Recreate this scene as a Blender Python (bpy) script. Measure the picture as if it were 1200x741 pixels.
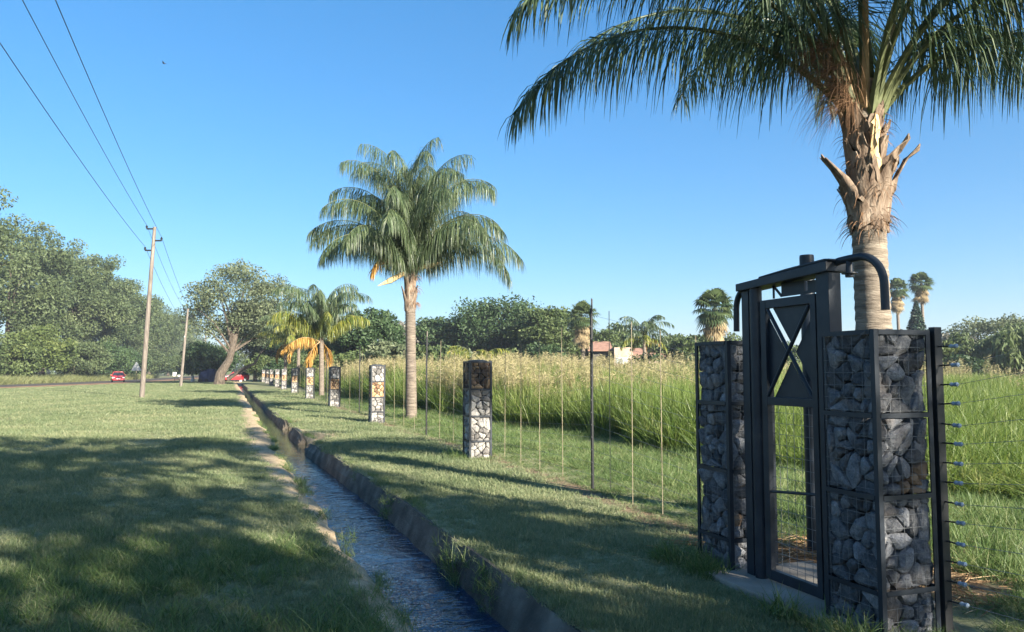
import bpy, bmesh, math, random
import numpy as np
from mathutils import Vector, Matrix, noise as mnoise

# ---------------------------------------------------------------- camera, sky, sun, exposure
scene = bpy.context.scene
for o in list(bpy.data.objects): bpy.data.objects.remove(o)
R = math.radians
FPX, W0, H0, HOR = 900.0, 1200.0, 741.0, 435.0
CAM_Z, YAW = 1.6, R(20.0)
PITCH = math.atan((HOR - H0/2)/FPX)
cam = bpy.data.cameras.new('camera'); camo = bpy.data.objects.new('camera', cam)
scene.collection.objects.link(camo)
cam.sensor_width = 36.0; cam.lens = FPX/W0*36.0; cam.clip_start = 0.05; cam.clip_end = 6000
camo.location = (0, 0, CAM_Z); camo.rotation_euler = (R(90)+PITCH, 0, -YAW)
scene.camera = camo

SUN_DIR = Vector((0.386, -0.92, 0.0)).normalized()          # towards the sun, on the ground
SUN_EL = R(22.5)
world = bpy.data.worlds.new('World'); scene.world = world; world.use_nodes = True
wn = world.node_tree; wn.nodes.clear()
sky = wn.nodes.new('ShaderNodeTexSky'); sky.sky_type = 'NISHITA'; sky.sun_disc = False
sky.sun_elevation = SUN_EL; sky.sun_rotation = math.atan2(SUN_DIR.x, SUN_DIR.y)
sky.air_density = 1.0; sky.dust_density = 0.9; sky.ozone_density = 6.0; sky.altitude = 0
bg = wn.nodes.new('ShaderNodeBackground'); bg.inputs['Strength'].default_value = 0.088
wo = wn.nodes.new('ShaderNodeOutputWorld')
gm = wn.nodes.new('ShaderNodeGamma'); gm.inputs[1].default_value = 0.72
hsn = wn.nodes.new('ShaderNodeHueSaturation'); hsn.inputs['Saturation'].default_value = 1.32
wn.links.new(sky.outputs[0], gm.inputs[0]); wn.links.new(gm.outputs[0], hsn.inputs['Color']); wn.links.new(hsn.outputs[0], bg.inputs[0])
wn.links.new(bg.outputs[0], wo.inputs[0])
sl = bpy.data.lights.new('sun', 'SUN'); sl.energy = 5.0; sl.angle = R(0.55); sl.color = (1.0, 0.91, 0.77)
so = bpy.data.objects.new('sun', sl); scene.collection.objects.link(so)
sd = Vector((SUN_DIR.x*math.cos(SUN_EL), SUN_DIR.y*math.cos(SUN_EL), math.sin(SUN_EL)))
so.rotation_euler = sd.to_track_quat('Z', 'Y').to_euler(); so.location = (10, -20, 30)
vs = scene.view_settings
vs.view_transform = 'Standard'; vs.look = 'None'; vs.exposure = 1.95; vs.gamma = 1.0; vs.use_curve_mapping = False
scene.render.engine = 'CYCLES'
scene.render.resolution_x, scene.render.resolution_y = 1024, 632
scene.cycles.max_bounces = 6; scene.cycles.transparent_max_bounces = 8

# ---------------------------------------------------------------- helpers
rng = np.random.default_rng(7)
RND = random.Random(11)
COL = scene.collection
CR = np.array([math.cos(YAW), -math.sin(YAW), 0.0])          # image right, on the ground
CF = np.array([math.sin(YAW), math.cos(YAW), 0.0])           # away from the camera, on the ground

def at(px, depth):
    """ground point seen in pixel column px at a distance along the view (metres)"""
    p = CF*depth + CR*((px-W0/2)/FPX*depth)
    return float(p[0]), float(p[1])
def zat(py, depth):
    return CAM_Z + (HOR-py)/FPX*depth

def tag(o, label=None, cat=None, group=None, kind=None):
    if label: o['label'] = label
    if cat: o['category'] = cat
    if group: o['group'] = group
    if kind: o['kind'] = kind
    return o
def thing(name, loc, label, cat, group=None):
    o = bpy.data.objects.new(name, None); COL.objects.link(o)
    o.location = loc; o.empty_display_size = .2
    return tag(o, label, cat, group)
def origin_of(parent):
    p = parent
    while p.parent: p = p.parent
    return np.array(p.location)
def link(name, me, parent=None, loc=None):
    o = bpy.data.objects.new(name, me); COL.objects.link(o)
    if parent: o.parent = parent
    if loc is not None: o.location = loc
    return o
def quads_mesh(name, V, F, mats, rnd=None, mi=None, smooth=False):
    """fast mesh from arrays: F is (n,4) or (n,3)"""
    V = np.asarray(V, dtype=np.float32).reshape(-1, 3); F = np.asarray(F, dtype=np.int32)
    me = bpy.data.meshes.new(name); n, k = F.shape
    me.vertices.add(len(V)); me.vertices.foreach_set('co', V.ravel())
    me.loops.add(n*k); me.loops.foreach_set('vertex_index', F.ravel())
    me.polygons.add(n); me.polygons.foreach_set('loop_start', np.arange(0, n*k, k, dtype=np.int32))
    for m in (mats if isinstance(mats, (list, tuple)) else [mats]): me.materials.append(m)
    if mi is not None: me.polygons.foreach_set('material_index', np.asarray(mi, dtype=np.int32))
    me.polygons.foreach_set('use_smooth', np.full(n, bool(smooth)))
    if rnd is not None:
        a = me.attributes.new('rnd', 'FLOAT', 'FACE'); a.data.foreach_set('value', np.asarray(rnd, dtype=np.float32))
    me.update(calc_edges=True)
    return me

class MB:
    """collects shapes into one mesh"""
    def __init__(s): s.v = []; s.f = []; s.m = []; s.mi = 0
    def add(s, vs, fs):
        b = len(s.v); s.v += [tuple(map(float, p)) for p in vs]
        s.f += [tuple(i+b for i in f) for f in fs]; s.m += [s.mi]*len(fs); return s
    def box(s, x0, x1, y0, y1, z0, z1):
        vs = [(x, y, z) for z in (z0, z1) for y in (y0, y1) for x in (x0, x1)]
        return s.add(vs, [(0,2,3,1),(4,5,7,6),(0,1,5,4),(1,3,7,5),(3,2,6,7),(2,0,4,6)])
    def bar(s, a, b, w, h, up=(0,0,1)):
        a = Vector(a); b = Vector(b); d = (b-a).normalized(); up = Vector(up)
        if abs(d.dot(up)) > .98: up = Vector((1,0,0))
        u = d.cross(up).normalized()*w/2; v = u.cross(d).normalized()*h/2
        vs = [p+e for p in (a, b) for e in (-u-v, u-v, u+v, -u+v)]
        return s.add(vs, [(3,2,1,0),(4,5,6,7),(0,1,5,4),(1,2,6,5),(2,3,7,6),(3,0,4,7)])
    def tube(s, pts, rad, n=8, cap=True):
        pts = [Vector(p) for p in pts]
        if not hasattr(rad, '__len__'): rad = [rad]*len(pts)
        ref = Vector((0.31,0.87,0.38)); vs = []; fs = []
        t0 = (pts[-1]-pts[0]).normalized()
        if abs(t0.dot(ref)) > .9: ref = Vector((.9,-.2,.3))
        for i, p in enumerate(pts):
            t = (pts[min(i+1, len(pts)-1)]-pts[max(i-1, 0)]).normalized()
            u = t.cross(ref).normalized(); w = t.cross(u)
            for k in range(n):
                a = 2*math.pi*k/n; vs.append(p+(u*math.cos(a)+w*math.sin(a))*rad[i])
        for i in range(len(pts)-1):
            for k in range(n):
                fs.append((i*n+k, i*n+(k+1)%n, (i+1)*n+(k+1)%n, (i+1)*n+k))
        if cap: fs.append(tuple(range(n-1,-1,-1))); fs.append(tuple((len(pts)-1)*n+k for k in range(n)))
        return s.add(vs, fs)
    def lathe(s, c, prof, n=16):
        vs = []; fs = []
        for (r, z) in prof:
            for k in range(n):
                a = 2*math.pi*k/n; vs.append((c[0]+r*math.cos(a), c[1]+r*math.sin(a), c[2]+z))
        for i in range(len(prof)-1):
            for k in range(n): fs.append((i*n+k, i*n+(k+1)%n, (i+1)*n+(k+1)%n, (i+1)*n+k))
        fs.append(tuple(range(n-1,-1,-1))); fs.append(tuple((len(prof)-1)*n+k for k in range(n)))
        return s.add(vs, fs)
    def prism(s, poly, a, b, axis=1):
        """polygon extruded along an axis: poly in the two other axes"""
        n = len(poly)
        def P(p, t):
            q = list(p); q.insert(axis, t); return tuple(q)
        vs = [P(p, a) for p in poly]+[P(p, b) for p in poly]
        fs = [tuple(range(n-1,-1,-1)), tuple(range(n, 2*n))]+[(i, (i+1)%n, n+(i+1)%n, n+i) for i in range(n)]
        return s.add(vs, fs)
    def build(s, name, mat, parent=None, smooth=False, bevel=0, loc=None):
        me = bpy.data.meshes.new(name)
        off = np.array(loc) if loc is not None else (origin_of(parent) if parent else np.zeros(3))
        me.from_pydata([tuple(np.array(p)-off) for p in s.v], [], s.f)
        for m in (mat if isinstance(mat, (list, tuple)) else [mat]): me.materials.append(m)
        me.polygons.foreach_set('material_index', s.m)
        bm = bmesh.new(); bm.from_mesh(me); bmesh.ops.recalc_face_normals(bm, faces=bm.faces)
        if bevel:
            es = [e for e in bm.edges if len(e.link_faces) == 2 and e.calc_face_angle() > .6]
            bmesh.ops.bevel(bm, geom=es, offset=bevel, segments=2, affect='EDGES', profile=.7)
        bm.to_mesh(me); bm.free()
        me.polygons.foreach_set('use_smooth', [bool(smooth)]*len(me.polygons))
        if smooth:
            try: me.set_sharp_from_angle(angle=R(38))
            except Exception: pass
        return link(name, me, parent, loc)
def copy_tree(o, parent=None):
    c = o.copy(); COL.objects.link(c); c.parent = parent
    for ch in list(o.children): copy_tree(ch, c)
    return c

# ---------------------------------------------------------------- materials
def newmat(name):
    m = bpy.data.materials.new(name); m.use_nodes = True; nt = m.node_tree; nt.nodes.clear()
    return m, nt, nt.nodes.new('ShaderNodeOutputMaterial')
def nd(nt, typ, ins=None, **props):
    n = nt.nodes.new(typ)
    for k, v in props.items(): setattr(n, k, v)
    for k, v in (ins or {}).items():
        if isinstance(v, bpy.types.NodeSocket): nt.links.new(v, n.inputs[k])
        else: n.inputs[k].default_value = v
    return n
def rampn(nt, fac, cols, lo=0.3, hi=0.7):
    r = nt.nodes.new('ShaderNodeValToRGB'); e = r.color_ramp.elements
    while len(e) < len(cols): e.new(.5)
    for i, c in enumerate(cols):
        e[i].position = lo+(hi-lo)*i/max(1, len(cols)-1); e[i].color = (*c, 1)
    nt.links.new(fac, r.inputs[0]); return r.outputs[0]
def mixc(nt, f, a, b, mode='MIX'):
    n = nt.nodes.new('ShaderNodeMix'); n.data_type = 'RGBA'; n.blend_type = mode
    for k, v in ((0, f), (6, a), (7, b)):
        if isinstance(v, bpy.types.NodeSocket): nt.links.new(v, n.inputs[k])
        elif k == 0: n.inputs[k].default_value = v
        else: n.inputs[k].default_value = (*v, 1)
    return n.outputs[2]
def mth(nt, op, a, b=0.0):
    n = nt.nodes.new('ShaderNodeMath'); n.operation = op
    for k, v in ((0, a), (1, b)):
        if isinstance(v, bpy.types.NodeSocket): nt.links.new(v, n.inputs[k])
        else: n.inputs[k].default_value = v
    return n.outputs[0]
def pos(nt, scale=(1,1,1)):
    g = nt.nodes.new('ShaderNodeNewGeometry')
    if scale == (1,1,1): return g.outputs['Position']
    return nd(nt, 'ShaderNodeMapping', {'Vector': g.outputs['Position'], 'Scale': scale}).outputs[0]
def noise_(nt, vec, scale, detail=6, rough=.55):
    return nd(nt, 'ShaderNodeTexNoise', {'Vector': vec, 'Scale': scale, 'Detail': detail, 'Roughness': rough}).outputs[0]
def pbr(name, cols, scale=4, rough=.85, bump=.4, bscale=30, bdist=.01, stretch=(1,1,1), objrand=0, attr=0, spec=.3, metal=0, lo=.3, hi=.7, detail=6):
    m, nt, out = newmat(name)
    v = pos(nt, stretch); f = noise_(nt, v, scale, detail)
    if attr:
        a = nd(nt, 'ShaderNodeAttribute', attribute_name='rnd').outputs['Fac']
        f = mth(nt, 'ADD', mth(nt, 'MULTIPLY', f, 1-attr), mth(nt, 'MULTIPLY', a, attr))
    c = rampn(nt, f, cols, lo, hi)
    if objrand:
        r = nd(nt, 'ShaderNodeObjectInfo').outputs['Random']
        k = mth(nt, 'ADD', mth(nt, 'MULTIPLY', r, 2*objrand), 1-objrand)
        vv = nd(nt, 'ShaderNodeCombineColor', {0: k, 1: k, 2: k}).outputs[0]
        c = mixc(nt, 1.0, c, vv, 'MULTIPLY')
    b = nd(nt, 'ShaderNodeBsdfPrincipled', {'Base Color': c, 'Roughness': rough, 'Metallic': metal, 'Specular IOR Level': spec})
    if bump:
        h = noise_(nt, v, bscale, 8, .65)
        bn = nd(nt, 'ShaderNodeBump', {'Height': h, 'Strength': bump, 'Distance': bdist})
        nt.links.new(bn.outputs[0], b.inputs['Normal'])
    nt.links.new(b.outputs[0], out.inputs[0]); return m
GAIN = {}
def leafmat(name, cols, trans=.35, rough=.45, pscale=.5, pw=.35, spec=.35, tcol=1.15, inst=0.0):
    cols = [tuple(min(.6, v*GAIN.get(name, 1.0)) for v in c) for c in cols]
    m, nt, out = newmat(name)
    a = nd(nt, 'ShaderNodeAttribute', attribute_name='rnd').outputs['Fac']
    n = noise_(nt, pos(nt), pscale, 3)
    if inst:
        r = nd(nt, 'ShaderNodeObjectInfo').outputs['Random']
        a = mth(nt, 'ADD', mth(nt, 'MULTIPLY', a, 1-inst), mth(nt, 'MULTIPLY', r, inst))
    f = mth(nt, 'ADD', mth(nt, 'MULTIPLY', a, 1-pw), mth(nt, 'MULTIPLY', n, pw))
    c = rampn(nt, f, cols, .15, .85)
    b = nd(nt, 'ShaderNodeBsdfPrincipled', {'Base Color': c, 'Roughness': rough, 'Specular IOR Level': spec})
    hs = nd(nt, 'ShaderNodeHueSaturation', {'Color': c, 'Value': tcol, 'Saturation': 1.1, 'Hue': .49})
    t = nd(nt, 'ShaderNodeBsdfTranslucent', {'Color': hs.outputs[0]})
    mx = nd(nt, 'ShaderNodeMixShader', {0: trans, 1: b.outputs[0], 2: t.outputs[0]})
    nt.links.new(mx.outputs[0], out.inputs[0]); return m

MT = {}
GAIN.update({k: 1.18 for k in ('grey green foliage','dark grey green foliage','mid green foliage','dark green foliage','silvery foliage')})
MT['steel'] = pbr('painted steel', [(.007,.011,.017),(.012,.018,.027),(.020,.026,.034),(.055,.052,.047)], 5, .45, .25, 45, .003, spec=.35, lo=.30, hi=.80, detail=10)
MT['steel_black'] = pbr('black post paint', [(.010,.011,.013),(.02,.021,.022)], 9, .45, .2, 80, .002, spec=.4)
MT['galv'] = pbr('galvanised wire', [(.13,.14,.15),(.22,.23,.235)], 20, .5, 0, metal=.3)
def stone_mat():
    m, nt, out = newmat('grey stone'); v = pos(nt)
    n1 = noise_(nt, v, 16, 10, .72); n2 = noise_(nt, v, 70, 6, .7); n3 = noise_(nt, v, 4.5, 3)
    f = mth(nt, 'ADD', mth(nt, 'MULTIPLY', n1, .65), mth(nt, 'MULTIPLY', n2, .35))
    c = rampn(nt, f, [(.030,.034,.042),(.095,.102,.115),(.165,.170,.178),(.34,.335,.32)], .33, .68)
    c = mixc(nt, nd(nt, 'ShaderNodeMapRange', {0: n3, 1: .52, 2: .72, 3: 0.0, 4: .55}).outputs[0], c, (.17,.13,.095))
    r = nd(nt, 'ShaderNodeObjectInfo').outputs['Random']; k = mth(nt, 'ADD', mth(nt, 'MULTIPLY', r, 1.15), .5)
    c = mixc(nt, 1.0, c, nd(nt, 'ShaderNodeCombineColor', {0: k, 1: k, 2: k}).outputs[0], 'MULTIPLY')
    b = nd(nt, 'ShaderNodeBsdfPrincipled', {'Base Color': c, 'Roughness': .88, 'Specular IOR Level': .25})
    b1 = nd(nt, 'ShaderNodeBump', {'Height': n1, 'Strength': 1.0, 'Distance': .035}); b2 = nd(nt, 'ShaderNodeBump', {'Height': n2, 'Strength': .8, 'Distance': .006, 'Normal': b1.outputs[0]})
    nt.links.new(b2.outputs[0], b.inputs['Normal']); nt.links.new(b.outputs[0], out.inputs[0]); return m
MT['stone'] = stone_mat()
MT['stone_rust'] = pbr('rust stone', [(.09,.065,.05),(.17,.115,.075),(.24,.175,.12)], 11, .9, .9, 38, .012)
MT['fill_grey'] = pbr('pale stones', [(.125,.118,.11),(.225,.215,.20),(.36,.345,.315)], 7, .9, .6, 40, .01, attr=.6)
MT['fill_ochre'] = pbr('ochre stones', [(.17,.10,.055),(.36,.215,.105),(.50,.35,.20)], 7, .9, .6, 40, .01, attr=.6)
MT['fill_brown'] = pbr('brown stones', [(.07,.048,.035),(.15,.10,.066),(.34,.22,.12)], 7, .9, .6, 40, .01, attr=.7)
MT['core'] = pbr('inner rubble', [(.03,.03,.03),(.07,.065,.06)], 14, .95, .8, 30, .02)
MT['concrete'] = pbr('weathered concrete', [(.055,.046,.036),(.115,.098,.076),(.22,.19,.15)], 2.6, .92, .8, 26, .02, detail=9)
MT['slab'] = pbr('trodden concrete', [(.20,.175,.14),(.34,.31,.26)], 3, .9, .5, 30, .01)
MT['trunk'] = pbr('palm trunk', [(.11,.09,.07),(.215,.18,.14),(.33,.285,.225)], 3.2, .92, 1.0, 9, .025, stretch=(1.2,1.2,9), detail=8)
MT['trunk_grey'] = pbr('grey palm trunk', [(.075,.062,.050),(.15,.125,.10),(.24,.20,.16)], 3.2, .92, 1.0, 9, .025, stretch=(1.2,1.2,9), detail=8)
MT['boot'] = pbr('palm leaf base', [(.075,.050,.034),(.17,.125,.09),(.31,.25,.19)], 5, .9, .8, 16, .015, stretch=(3,3,.8))
MT['boot_pale'] = pbr('pale leaf base', [(.42,.30,.15),(.60,.45,.24)], 5, .7, .4, 16, .01, stretch=(3,3,.6))
MT['fiber'] = pbr('palm fibre', [(.10,.055,.03),(.24,.14,.075)], 6, .9, .4, 40, .01)
MT['petiole'] = pbr('frond stem', [(.055,.068,.028),(.11,.125,.05)], 6, .6, .1, 30, .005)
MT['petiole_tan'] = pbr('old frond stem', [(.22,.14,.07),(.38,.27,.15)], 6, .7, .3, 30, .005)
MT['bark'] = pbr('bark', [(.035,.028,.022),(.09,.072,.055),(.15,.125,.10)], 5, .95, 1.0, 14, .03, stretch=(2,2,.5))
MT['wood'] = pbr('weathered pole timber', [(.085,.072,.06),(.155,.133,.112),(.235,.205,.175)], 2.5, .9, .6, 10, .01, stretch=(6,6,.6))
MT['frond'] = leafmat('frond leaflets', [(.024,.048,.024),(.056,.094,.045),(.11,.155,.075)], .34, .46, 1.0, .3, .5)
MT['frond_mid'] = leafmat('paler frond leaflets', [(.034,.062,.030),(.085,.125,.058),(.155,.195,.095)], .35, .42, .8, .3, .45)  # lighter leaflet green for the other palms
MT['frond_yellow'] = leafmat('yellowing leaflets', [(.07,.11,.025),(.16,.19,.035),(.30,.27,.05)], .35, .45, .6, .35)
MT['frond_dead'] = leafmat('dead leaflets', [(.22,.12,.03),(.45,.25,.05),(.55,.36,.12)], .3, .7, 1.0, .3)
MT['fan'] = leafmat('fan leaves', [(.022,.045,.018),(.06,.09,.035),(.11,.14,.06)], .25, .4, .8, .3)
MT['fan_dry'] = leafmat('dry fan leaves', [(.12,.09,.045),(.26,.20,.11),(.38,.30,.18)], .2, .8, .8, .3)
MT['euc'] = leafmat('grey green foliage', [(.028,.046,.018),(.066,.092,.038),(.125,.152,.070)], .28, .62, .10, .4)
MT['euc_dark'] = leafmat('dark grey green foliage', [(.020,.036,.014),(.047,.070,.028),(.092,.120,.052)], .28, .62, .10, .4)
MT['lime'] = leafmat('light green foliage', [(.042,.068,.018),(.090,.125,.034),(.16,.19,.058)], .35, .62, .15, .35)
MT['dark'] = leafmat('dark green foliage', [(.012,.028,.010),(.030,.058,.020),(.062,.098,.036)], .25, .62, .15, .35)
MT['mid'] = leafmat('mid green foliage', [(.026,.045,.015),(.062,.092,.030),(.12,.15,.055)], .3, .62, .15, .35)
MT['silver'] = leafmat('silvery foliage', [(.040,.058,.028),(.085,.108,.055),(.15,.17,.095)], .3, .62, .2, .35)
MT['bare'] = leafmat('dull thin foliage', [(.10,.095,.075),(.17,.165,.13),(.25,.24,.20)], .3, .6, .2, .35)
MT['conifer'] = leafmat('conifer needles', [(.010,.028,.018),(.022,.050,.030),(.045,.080,.048)], .2, .5, .3, .3)
MT['lawn'] = leafmat('lawn blades', [(.052,.090,.036),(.135,.180,.084),(.26,.28,.15),(.46,.41,.25)], .35, .5, .45, .55, .35, 1.15, .35)
MT['rough'] = leafmat('rough grass blades', [(.038,.075,.020),(.085,.145,.042),(.16,.215,.080),(.32,.30,.15)], .38, .5, .5, .35, .35, 1.2, .35)
MT['reed'] = leafmat('reed blades', [(.044,.080,.016),(.092,.150,.030),(.165,.22,.058),(.30,.29,.12)], .42, .45, .25, .4, .35, 1.2, .3)
MT['verge'] = leafmat('pale verge grass', [(.10,.13,.05),(.19,.21,.09),(.32,.31,.15)], .38, .5, .1, .4)
MT['straw'] = leafmat('seeding grass', [(.17,.18,.075),(.31,.28,.14),(.46,.39,.23)], .4, .6, .3, .35, .3, 1.1, .3)
MT['red'] = pbr('red car paint', [(.42,.022,.028),(.46,.026,.032)], 3, .25, 0, spec=.6)
MT['glass'] = pbr('dark car glass', [(.015,.018,.02),(.03,.034,.036)], 3, .08, 0, spec=.6)
MT['tyre'] = pbr('tyre rubber', [(.012,.012,.012),(.025,.024,.023)], 12, .85, 0)
MT['alloy'] = pbr('wheel metal', [(.35,.36,.37),(.45,.45,.46)], 4, .4, 0, metal=.7)
MT['lamp'] = pbr('lamp glass', [(.62,.62,.60),(.78,.78,.76)], 8, .15, 0, spec=.6)
MT['white'] = pbr('white paint', [(.60,.60,.57),(.78,.78,.75)], 5, .6, .1)
MT['sign_grey'] = pbr('sign back', [(.42,.43,.42),(.58,.58,.56)], 5, .5, .1, metal=.2)
MT['tarp'] = pbr('blue tarpaulin', [(.006,.012,.040),(.016,.028,.085)], 2, .55, .5, 5, .05)
MT['road'] = pbr('old asphalt', [(.045,.040,.036),(.075,.066,.058)], 1.5, .9, .5, 40, .01)
MT['redsoil'] = pbr('red soil', [(.15,.075,.040),(.24,.135,.075),(.30,.20,.12)], .8, .95, .6, 12, .03)
MT['brick'] = pbr('peach plaster', [(.30,.225,.175),(.42,.335,.27)], 1.2, .9, .3, 20, .01)
MT['rooftile'] = pbr('roof tile', [(.19,.11,.08),(.29,.17,.125)], 2, .85, .5, 12, .03)
MT['wall_and_shade'] = pbr('dark wall and recess shade', [(.05,.048,.045),(.10,.095,.09)], 1.5, .9, .4, 15, .02)  # boundary walls; the house recess also has its shade put into this colour
MT['pane'] = pbr('window glass', [(.30,.36,.40),(.44,.50,.54)], 2, .1, 0, spec=.6)
MT['mulch'] = leafmat('straw mulch', [(.14,.08,.04),(.30,.19,.10),(.48,.35,.20)], .1, .9, 2, .3)
MT['insul'] = pbr('grey blue insulator', [(.16,.21,.27),(.30,.37,.44)], 30, .3, 0, spec=.5)
MT['dropper'] = pbr('pale dropper', [(.19,.16,.105),(.28,.24,.165)], 12, .7, .1)
MT['bird'] = pbr('dark plumage', [(.02,.02,.02),(.05,.045,.04)], 12, .8, 0)

# water
def water_mat():
    m, nt, out = newmat('channel water')
    v = pos(nt)
    r1 = noise_(nt, nd(nt, 'ShaderNodeMapping', {'Vector': v, 'Scale': (4.2, 6.5, 1), 'Rotation': (0,0,.2)}).outputs[0], 1.0, 3, .5)
    r2 = noise_(nt, nd(nt, 'ShaderNodeMapping', {'Vector': v, 'Scale': (9.0, 14.0, 1), 'Rotation': (0,0,-.3)}).outputs[0], 2.0, 2, .5)
    y = nd(nt, 'ShaderNodeSeparateXYZ', {0: v}).outputs[1]
    calm = nd(nt, 'ShaderNodeMapRange', {0: y, 1: 13.0, 2: 19.0, 3: 1.0, 4: .16}).outputs[0]
    h = mth(nt, 'MULTIPLY', mth(nt, 'ADD', r1, mth(nt, 'MULTIPLY', r2, .18)), calm)
    bn = nd(nt, 'ShaderNodeBump', {'Height': h, 'Strength': .9, 'Distance': .042})
    skyblue_silt = mixc(nt, nd(nt, 'ShaderNodeMapRange', {0: y, 1: 12.0, 2: 20.0, 3: 0.0, 4: 1.0}).outputs[0], (.010,.030,.070), (.050,.054,.030))  # near blue stands in for reflected sky; silty water colour upstream
    b = nd(nt, 'ShaderNodeBsdfPrincipled', {'Base Color': skyblue_silt, 'Roughness': .04, 'Specular IOR Level': .75, 'IOR': 1.36, 'Normal': bn.outputs[0]})
    nt.links.new(b.outputs[0], out.inputs[0]); return m
MT['water'] = water_mat()

# ground: soil, thatch and sand, steered by mesh attributes 'sand' and 'bare'
def ground_mat():
    m, nt, out = newmat('turf ground')
    v = pos(nt)
    n1 = noise_(nt, v, .55, 8, .6); n2 = noise_(nt, v, 14, 6, .65); n3 = noise_(nt, v, 2.2, 6, .6)
    f = mth(nt, 'ADD', mth(nt, 'MULTIPLY', n1, .45), mth(nt, 'MULTIPLY', n2, .55))
    turf = rampn(nt, f, [(.075,.090,.040),(.155,.172,.084),(.24,.24,.13),(.35,.31,.18)], .32, .68)
    sandc = rampn(nt, mth(nt, 'ADD', mth(nt, 'MULTIPLY', n2, .6), mth(nt, 'MULTIPLY', n3, .4)), [(.22,.165,.10),(.40,.31,.19),(.54,.44,.29)], .34, .66)
    soil = rampn(nt, n2, [(.10,.07,.042),(.20,.145,.088),(.33,.25,.155)], .3, .7)
    sa = nd(nt, 'ShaderNodeAttribute', attribute_name='sand').outputs['Fac']
    ba = nd(nt, 'ShaderNodeAttribute', attribute_name='bare').outputs['Fac']
    def edge(a): return nd(nt, 'ShaderNodeMapRange', {0: mth(nt, 'ADD', a, mth(nt, 'MULTIPLY', mth(nt, 'SUBTRACT', n3, .5), 1.1)), 1: .35, 2: .65}).outputs[0]
    c = mixc(nt, edge(ba), turf, soil); c = mixc(nt, edge(sa), c, sandc)
    b = nd(nt, 'ShaderNodeBsdfPrincipled', {'Base Color': c, 'Roughness': .95, 'Specular IOR Level': .15})
    bn = nd(nt, 'ShaderNodeBump', {'Height': n2, 'Strength': .8, 'Distance': .03}); nt.links.new(bn.outputs[0], b.inputs['Normal'])
    nt.links.new(b.outputs[0], out.inputs[0]); return m
MT['ground'] = ground_mat()

# ================================================================ THE SETTING
def wob(y, s=0.0):
    return .5*np.sin(y*1.7+s)+.3*np.sin(y*3.9+1.3*s+1)+.2*np.sin(y*8.3+2*s)
def xl(y):      # left lip of the water channel
    y = np.asarray(y, float)
    f = np.vectorize(lambda t: .13*mnoise.noise((t*.43, 7.3, 2.1))+.05*mnoise.noise((t*1.37, 1.9, 5.2))+.02*mnoise.noise((t*3.9, 4.4, 8.8)))
    return np.interp(y, [-20,4,8,14,30,90,200], [1.16,1.13,1.04,.97,.90,.72,.55])+f(y)
def xr(y):      # right lip
    y = np.asarray(y, float)
    return np.interp(y, [-20,4,10,18,24,30,90,200], [2.06,2.05,2.03,1.72,1.68,1.64,1.35,1.15])
def notch(y):   # the broken stretch of the right bank
    return np.exp(-((np.asarray(y, float)-19.6)/1.0)**2)*.55+np.exp(-((np.asarray(y, float)-25.2)/.9)**2)*.4
def sandw(y):
    y = np.asarray(y, float)
    return np.interp(y, [-5,5,10,15,20,26,40,200], [.30,.26,.30,.60,.80,.70,.55,.5])+.12*wob(y*.6, 2)
def relief(x, y):
    return .018*np.sin(x*.9+.3*y)+.016*np.sin(y*.55-x*.4+1)+.010*np.sin(x*2.7+y*1.9)
def ground_z(x, y):
    r = math.hypot(x, y)
    return float(relief(x, y))*(1.0 if r < 60 else max(0, 1-(r-60)/60))

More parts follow.
